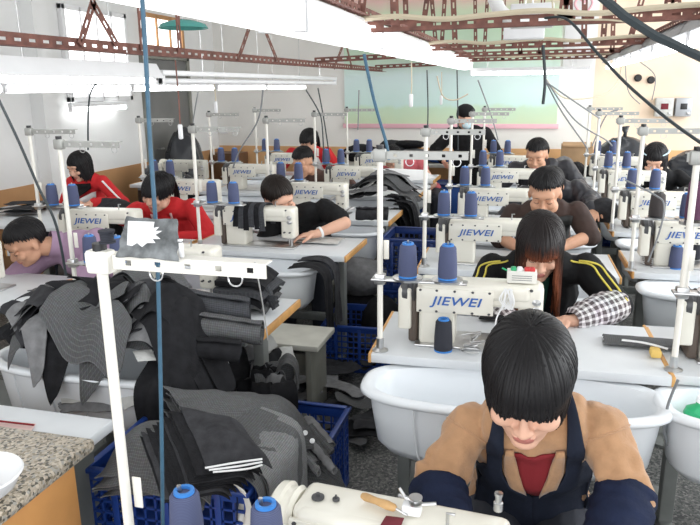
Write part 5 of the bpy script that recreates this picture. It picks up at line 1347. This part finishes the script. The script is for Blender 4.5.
# ------------------------------------------------------------------ left table things
q = atZ(80, 312, .762); t = thing('plastic_jar', 'clear plastic jar with a handle on the left table', 'jar', (q.x, q.y, .761))
MB().lathe([(0, 0), (.038, 0), (.042, .006), (.040, .10), (.043, .104), (.040, .106), (.037, .10), (.038, .008), (0, .006)], seg=24, close=False).build('jar_body', 'clearplastic', t)
MB().tube([(-.04, 0, .085), (-.065, 0, .09), (-.072, 0, .07), (-.055, 0, .06), (-.04, 0, .062)], .004, 8).build('handle', 'clearplastic', t)
MB().lathe([(0, .103), (.030, .103), (.030, .118), (0, .12)], (.008, 0, 0), seg=20).build('lid', 'white', t)
for k, (px, py, m, cm, lab) in enumerate(((100, 312, 'black', 'black', 'black oil bottle beside the clear jar on the left table'), (110, 308, 'black', 'core', 'dark bottle with a blue cap beside the clear jar'))):
    q = atZ(px, py, .762); t = thing('oil_bottle', lab, 'bottle', (q.x, q.y, .761), 0, 'bottles by the jar')
    MB().lathe([(0, 0), (.020, 0), (.022, .01), (.022, .05), (.012, .062), (.012, .066), (0, .066)], seg=16).build('bottle_body', m, t); MB().lathe([(0, .066), (.014, .066), (.012, .085), (0, .086)], seg=14).build('cap', cm, t)
# white cutting table far left with dark cloth
t = thing('cutting_table', 'long white cutting table before the girl in red and white', 'table', (-3.72, 4.42, 0))
MB().box((0, 0, .745), (1.25, .80, .03), .004).build('tabletop', 'tabletop', t)
for a in (-1, 1):
    for b in (-1, 1): MB().box((a*.56, b*.34, .365), (.05, .05, .73), .004).build('leg', 'frame', t)
for k in range(6):
    q = atZ(10+r_.uniform(-12, 36), 212+r_.uniform(-6, 4), .765); o = heap_piece(q.x, q.y, r_.uniform(-.4, .4), .30, .16, lambda x, y: .768+.02*max(0, nz(x, y, 2, 5)), .006+.006*k, r_.choice(['clothblack', 'denim_blue', 'clothchar']), 500+k, .008); tag(o, 'dark piece on the white cutting table at the left edge', 'cloth', 'pieces on the cutting table')
for k, px in enumerate((-2, 6)):
    q = atZ(px, 207, .765); c = dup(first['c'], label=('left' if 0 else ('blue cone at the window side of the cutting table', 'blue cone on the cutting table by the dark pieces')[k])); place(c, q.x, 4.30, .79)
bag('cloth_bundle', (-3.35, 4.86, .0), (.30, .17, .42), 'clothchar', 33, 'dark padded bundle behind the white cutting table', 'bundle')
o = heap_piece(d4['base'].x-.02, 4.74, .2, .26, .16, lambda x, y: .80, .0, 'clothgrey', 520, .02); tag(o, 'grey cloth in the hands of the girl in red and white', 'cloth')
# old beige machine on its table behind the girl
ot = dup(first['t'], label='older sewing table against the left wall behind the red and white jacket'); place(ot, -3.55, 6.4, 0)
om = dup(first['m'], label='older beige machine behind the girl in red and white'); place(om, -3.48, 6.32, .76)
for c in KIDS(om):
    if c.name.split('.')[0] in ('arm', 'brand_plate', 'side_cover'):
        c.data = c.data.copy(); c.data.materials.clear(); c.data.materials.append(MAT['board'])
        for g in KIDS(c): bpy.data.objects.remove(g)
# heap of black bags by the left wall
for k, (px, py, Yq, r, lab) in enumerate(((168, 206, 6.9, (.30, .26, .46), 'big black bag against the left wall behind the woman in red'), (192, 205, 6.6, (.20, .20, .40), 'black bag nearest the brown cupboard'), (152, 170, 7.6, (.26, .25, .62), 'tallest black bag by the grey door'))):
    p = atY(px, py, Yq); p.x = max(p.x, XL+r[0]*1.2+.06); bag('rubbish_bag', (p.x, Yq, 0), r, 'plasticbag', 40+k, lab, 'bag', .14, group='black bags by the left wall')
# dark things along the far wall
ft = thing('long_table', 'long table along the far wall carrying dark bundles', 'table', (-.6, 8.85, 0)); MB().box((0, 0, .74), (4.6, .7, .04), .004).build('tabletop', 'board', ft)
for a in (-1, 0, 1):
    for b in (-1, 1): MB().box((a*2.2, b*.3, .36), (.06, .06, .72)).build('leg', 'frame', ft)
for k, (px, z, r, m, lab) in enumerate(((362, .76, (.24, .18, .11), 'clothblack', 'black bundle on the long far table, nearest the mural corner'), (392, .76, (.20, .16, .14), 'clothchar', 'charcoal bundle beside the grey box cloth on the far table'), (413, .76, (.30, .16, .09), 'clothgrey', 'flat grey cloth bundle on the far table'),
                                       (408, .94, (.24, .14, .05), 'clothblack', 'black folded bundle topmost on the far table'), (448, .76, (.34, .18, .06), 'bluecloth', 'blue sheet bundle on the far table beside the standing person'))):
    p = atY(px, 150, 8.75); bag('cloth_bundle', (p.x, 8.75, z), r, m, 60+k, lab, 'bundle', .15)
t = thing('storage_box', 'blue plastic box on the floor below the blue sheet', 'box', (atY(440, 160, 8.2).x, 8.2, 0)); MB().box((0, 0, .28), (.75, .36, .56), .02).build('box_body', 'bluecloth', t); MB().box((0, 0, .575), (.79, .40, .03), .01).build('lid', 'navycrate', t)
for k, (px, Yq, r, m, lab) in enumerate(((600, 8.0, (.30, .20, .42), 'clothblack', 'black coat bundle piled beyond the padded jackets'), (575, 8.2, (.26, .2, .40), 'clothchar', 'charcoal bundle beside the cardboard box'), (560, 8.4, (.30, .2, .43), 'clothgrey', 'dark grey bundle piled left of the cardboard box'))):
    p = atY(px, 170, Yq); bag('cloth_bundle', (p.x, Yq, 0), r, m, 70+k, lab, 'bundle', .15)
p = atY(622, 160, 7.9); t = bag('rubbish_bag', (p.x, 7.9, .44), (.34, .26, .36), 'plasticbag', 81, 'large knotted black plastic bag on the crate by the far wall', 'bag', .12, knot=True)
place(make_crate(.55, .45, .44, 'dark blue crate under the large knotted black bag', 'navycrate'), p.x, 7.9, 0)
p = atY(577, 142, 8.9); t = thing('cardboard_box', 'brown cardboard box on the far table right end', 'box', (p.x, 8.85, .76)); MB().box((0, 0, .12), (.36, .28, .24), .004).build('carton', 'cardboard', t); MB().box((0, -.1, .245), (.34, .12, .006), 0, Euler((.4, 0, 0))).build('flap', 'cardboard', t)
if p.x > 1.65: ft.location.x = p.x-2.1
p = atY(684, 160, 7.6); bag('rubbish_bag', (p.x+.12, 7.6, .75), (.26, .2, .15), 'plasticbag', 85, 'black bag on the shelf at the right edge behind the hairband woman', 'bag', .16)
t = thing('low_shelf', 'low grey shelf carrying a black bag by the peach wall', 'shelf', (p.x+.12, 7.6, 0)); MB().box((0, 0, .73), (.7, .4, .035), .004).build('shelf_board', 'board', t)
for a in (-1, 1): MB().box((a*.32, 0, .355), (.03, .38, .71), .003).build('side_panel', 'boxgrey', t)
# ------------------------------------------------------------------ wall boxes, sockets
for px, w, m, lab in ((663, .20, 'clothpale', 'grey switch box with a red label on the peach wall'), (682, .18, 'lampgrey', 'smaller meter box with a dark window on the peach wall')):
    p = atY(px, 107, 9.28); t = thing('switch_box', lab, 'switch box', (p.x, 9.285, p.z-.1), 0, 'boxes on the peach wall'); MB().box((0, -.06, .1), (w, .12, .22), .008).build('box_body', m, t)
    MB().box((.0, -.123, .11), (w*.42, .006, .07), .002).build('window', 'black' if w < .19 else 'maroon', t); MB().box((w*.3, -.125, .03), (.03, .01, .03), .002).build('catch', 'steel', t)
for px, py, lab in ((638, 78, 'round dark socket, upper of the two on the peach wall'), (651, 80, 'round dark socket beside the other on the peach wall')):
    p = atY(px, py, 9.29); t = thing('wall_socket', lab, 'socket', (p.x, 9.299, p.z-.05)); MB().lathe([(0, 0), (.045, 0), (.045, .02), (.03, .035), (0, .035)], (0, 0, .05), Matrix.Rotation(PI/2, 3, 'X'), 18).build('socket_body', 'black', t)
p = atY(199, 133, 9.0); p = atX(199, 133, XL+.012) if p.x < XL else p
t = thing('wall_socket', 'white square socket on the wall above the brown cupboard', 'socket', (atY(202, 133, 9.28).x if atY(202, 133, 9.28).x > XL else XL+.1, 9.298, p.z-.04)); MB().box((0, -.012, .04), (.14, .022, .09), .006).build('plate', 'enamel', t); MB().box((0, -.026, .04), (.05, .008, .04), .002).build('outlet', 'clothpale', t)
# ------------------------------------------------------------------ overhead hose, boxes, glass shade
o = center_origin(MB().tube(smooth_path([atY(488, -25, 3.9), atY(495, 0, 3.9), atY(503, 14, 3.9), atY(520, 21, 3.95), atY(548, 18, 4.1)], 10), .036, 16).build('air_hose', 'hose')); tag(o, 'thick white hose curving over the slotted irons', 'hose')
p = atY(532, 16, 4.6); t = thing('junction_box', 'white junction box above the first cross iron', 'junction box', (p.x, 4.6, p.z-.06)); MB().box((0, 0, .06), (.26, .12, .14), .01).build('box_body', 'enamel', t); MB().box((.14, 0, .04), (.03, .08, .05), .004).build('gland', 'black', t)
MB().cyl((0, 0, .12), (0, 0, ZC-p.z+.06), .006, seg=6).build('hanging_rod', 'steel', t)
p = atY(524, 33, 5.2); t = thing('junction_box', 'white ballast box hanging under the first cross iron', 'junction box', (p.x, 5.2, p.z-.05)); MB().box((0, 0, .05), (.28, .10, .09), .01).build('box_body', 'enamel', t); MB().cyl((0, 0, .09), (0, 0, ZC-p.z+.05), .006, seg=6).build('hanging_rod', 'steel', t)
p = atX(183, 24, -2.4); t = thing('glass_shade', 'teal glass lamp shade hanging near the rusty iron', 'lamp shade', tuple(p)); MB().lathe([(.17, -.028), (.15, 0), (.08, .022), (.03, .03), (.03, .026), (.075, .016), (.14, -.004), (.165, -.03)], seg=28, close=False).build('shade', 'teal', t); MB().cyl((0, 0, .026), (0, 0, ZC-p.z), .006, seg=6).build('hanging_rod', 'steel', t)
# ------------------------------------------------------------------ cables
cable('hanging_rope', [atY(141, -20, 1.14), atY(146, 60, 1.145), atY(150, 140, 1.15), atY(157, 250, 1.15), atY(161, 400, 1.15), atY(163, 540, 1.15)], .0042, 'rope', 'blue green rope hanging from above down to the nearest cones', 'rope')
cable('hanging_cable', [atY(-2, 98, 2.4), atY(18, 140, 2.4), atY(38, 186, 2.42), atY(56, 225, 2.45), atY(66, 275, 2.5)], .0058, 'cable', 'dark grey cable sloping down at the left edge to the thread stand', 'cable')
cable('hanging_cable', [atY(364, 54, 2.30), atY(374, 100, 2.31), atY(386, 142, 2.315), atY(389, 160, 2.3)], .0058, 'rope', 'grey blue cable from the thick lamps to the stand of the long-haired woman')
e0, e1, e2, e3 = atY(596, -8, 1.25), atY(624, 16, 1.26), atY(655, 36, 1.27), atY(720, 66, 1.28)
cable('overhead_cable', [e0+(e0-e1)*((ZC-e0.z)/(e0-e1).z), e0, e1, e2, e3, e3+(e3-e2)*2, e3+(e3-e2)*((XR-.02-e3.x)/(e3-e2).x)], .0078, 'cable', 'thick black cable crossing the top right corner', n=1)
cable('overhead_cable', [atY(545, 18, 3.4), atY(568, 20, 3.3), atY(600, 56, 3.1), atY(640, 96, 2.9), atY(712, 150, 2.6), (1.05, 2.5, 1.2), (1.12, 2.46, .80)], .0062, 'cable', 'dark grey cable slanting down to the right before the peach wall')
cable('overhead_cable', [atY(543, 45, 4.2), atY(545, 80, 4.2), atY(543, 104, 4.22)], .010, 'cable', 'short dark cable end hanging beside the cross irons')
for k, (pts, m, lab) in enumerate((([(545, 80), (562, 112), (585, 145), (588, 152)], 'cablegrey', 'first'), ([(546, 80), (575, 120), (606, 140), (612, 146)], 'cablegrey', 'second'), ([(546, 82), (590, 112), (600, 118)], 'cablegrey', 'third'), ([(545, 78), (565, 98), (600, 96), (616, 84), (622, 66)], 'cablebeige', 'looping beige'))):
    cable('overhead_cable', [atY(a, b, 4.3+.15*i) for i, (a, b) in enumerate(pts)], .0045, m, f'{lab} thin cable fanning down from the cable end by the cross irons', 'cable', 'fan of thin cables')
for k, (pts, Yq, m, lab) in enumerate((([(437, 76), (443, 96), (455, 100), (468, 94)], 6.3, 'cablebeige', 'beige cable looping before the mural'), ([(457, 70), (458, 120), (458, 150)], 6.5, 'cable', 'dark cable hanging straight before the standing person'), ([(427, 70), (428, 110), (427, 140)], 6.2, 'cable', 'thin dark cable hanging before the mural centre'), ([(478, 80), (492, 118), (498, 140)], 6.4, 'cablegrey', 'thin grey cable right of the standing person'),
                                      ([(306, 90), (318, 110), (322, 124), (324, 160)], 5.6, 'cable', 'dark cable bent at the bracket beside the girl in the white vest'), ([(263, 90), (258, 120), (240, 150), (233, 168)], 5.0, 'cablegrey', 'grey cable drooping left of the brown jacket'), ([(318, 88), (324, 120), (330, 160)], 6.3, 'cable', 'dark cable beside the white vest girl'), ([(359, 90), (358, 130)], 6.6, 'cablegrey', 'short grey cable before the mural left side'),
                                      ([(106, 76), (90, 95), (88, 150)], 4.2, 'cable', 'thin dark cable down the wall lamp'), ([(198, 92), (193, 122), (193, 134)], 6.0, 'cablegrey', 'thin cable hanging by the grey door'), ([(648, 262), (660, 230), (664, 205), (655, 195), (625, 180)], 3.5, 'cablegrey', 'grey cable curving over the right table'), ([(678, 380), (668, 405), (664, 430), (668, 445)], 2.1, 'cablegrey', 'grey cable running down between the right tubs'),
                                      ([(592, 146), (606, 116), (618, 110)], 6.2, 'cablegrey', 'grey cable rising beside the knotted bag'), ([(625, 58), (628, 90), (640, 104)], 8.8, 'cablegrey', 'thin cable from the right lamps to the sockets'), ([(640, 62), (655, 76), (652, 100)], 9.0, 'cablegrey', 'thin looped cable on the peach wall'), ([(552, 0), (560, 18), (610, 20), (640, 24)], 3.5, 'cablebeige', 'beige cable laid along the first cross iron'))):
    cable('hanging_cable', [atY(a, b, Yq+.02*i) for i, (a, b) in enumerate(pts)], .006 if Yq > 4 else .0045, m, lab)
for k, (yb, z, a, b) in enumerate(((3.50, 2.03, -.95, .9), (5.55, 2.03, -.9, .9), (8.55, 2.04, -.8, .8))):
    cable('bundled_cable', [(a+(b-a)*t, yb, z+.012*math.sin(t*17)) for t in lin(0, 1, 9)], .014, 'cablebeige', ('nearest', 'middle', 'farthest')[k]+' beige cable bundle lying along a cross iron', 'cable', 'cables on the cross irons')
cable('thin_cord', [atY(255, 262, 1.06), atY(262, 300, 1.07), atY(268, 340, 1.08)], .0012, 'steel', 'thin wire hanging from the hook of the nearest thread stand', 'wire')

q = atZ(603, 222, .762); bag('cloth_bundle', (q.x, q.y, .761), (.10, .08, .085), 'clothchar', 95, 'charcoal bundle on the right table beside the man in the vest', 'bundle', .12)

t = thing('lighter', 'small white lighter standing on the arm of the nearest thread stand', 'lighter', (atY(181, 250, ya).x, ya, AZ+.016)); MB().box((0, 0, .014), (.010, .008, .028), .003).build('lighter_body', 'white', t); MB().box((0, 0, .031), (.009, .007, .006), .001).build('cap', 'steel', t)
# ------------------------------------------------------------------ light
w = bpy.data.worlds.new('world'); S.world = w; w.use_nodes = True
bg = w.node_tree.nodes['Background']; bg.inputs[0].default_value = (.93, .97, 1.0, 1); bg.inputs[1].default_value = 1.5
def area(name, loc, rot, sx, sy, power, col=(1, 1, 1)):
    l = bpy.data.lights.new(name, 'AREA'); l.shape = 'RECTANGLE'; l.size = sx; l.size_y = sy; l.energy = power; l.color = col
    o = bpy.data.objects.new(name, l); C.objects.link(o); o.location = loc; o.rotation_euler = rot; return o
for y in (2.55, 5.25, 7.9):      # added area lights set in the unseen openings of the right wall
    area('added_fill', (XR+.05, y, 1.85), (0, math.radians(78), 0), 1.8, 2.3, 75, (.95, .98, 1.0))
area('added_fill', (-.5, YB-.1, 1.9), (math.radians(80), 0, 0), 5, 2.0, 60, (.97, .98, 1.0))  # added fill from behind the camera, where no window is built
S.view_settings.view_transform = 'Standard'; S.view_settings.look = 'None'; S.view_settings.gamma = 1; S.view_settings.exposure = .1
S.cycles.use_denoising = True
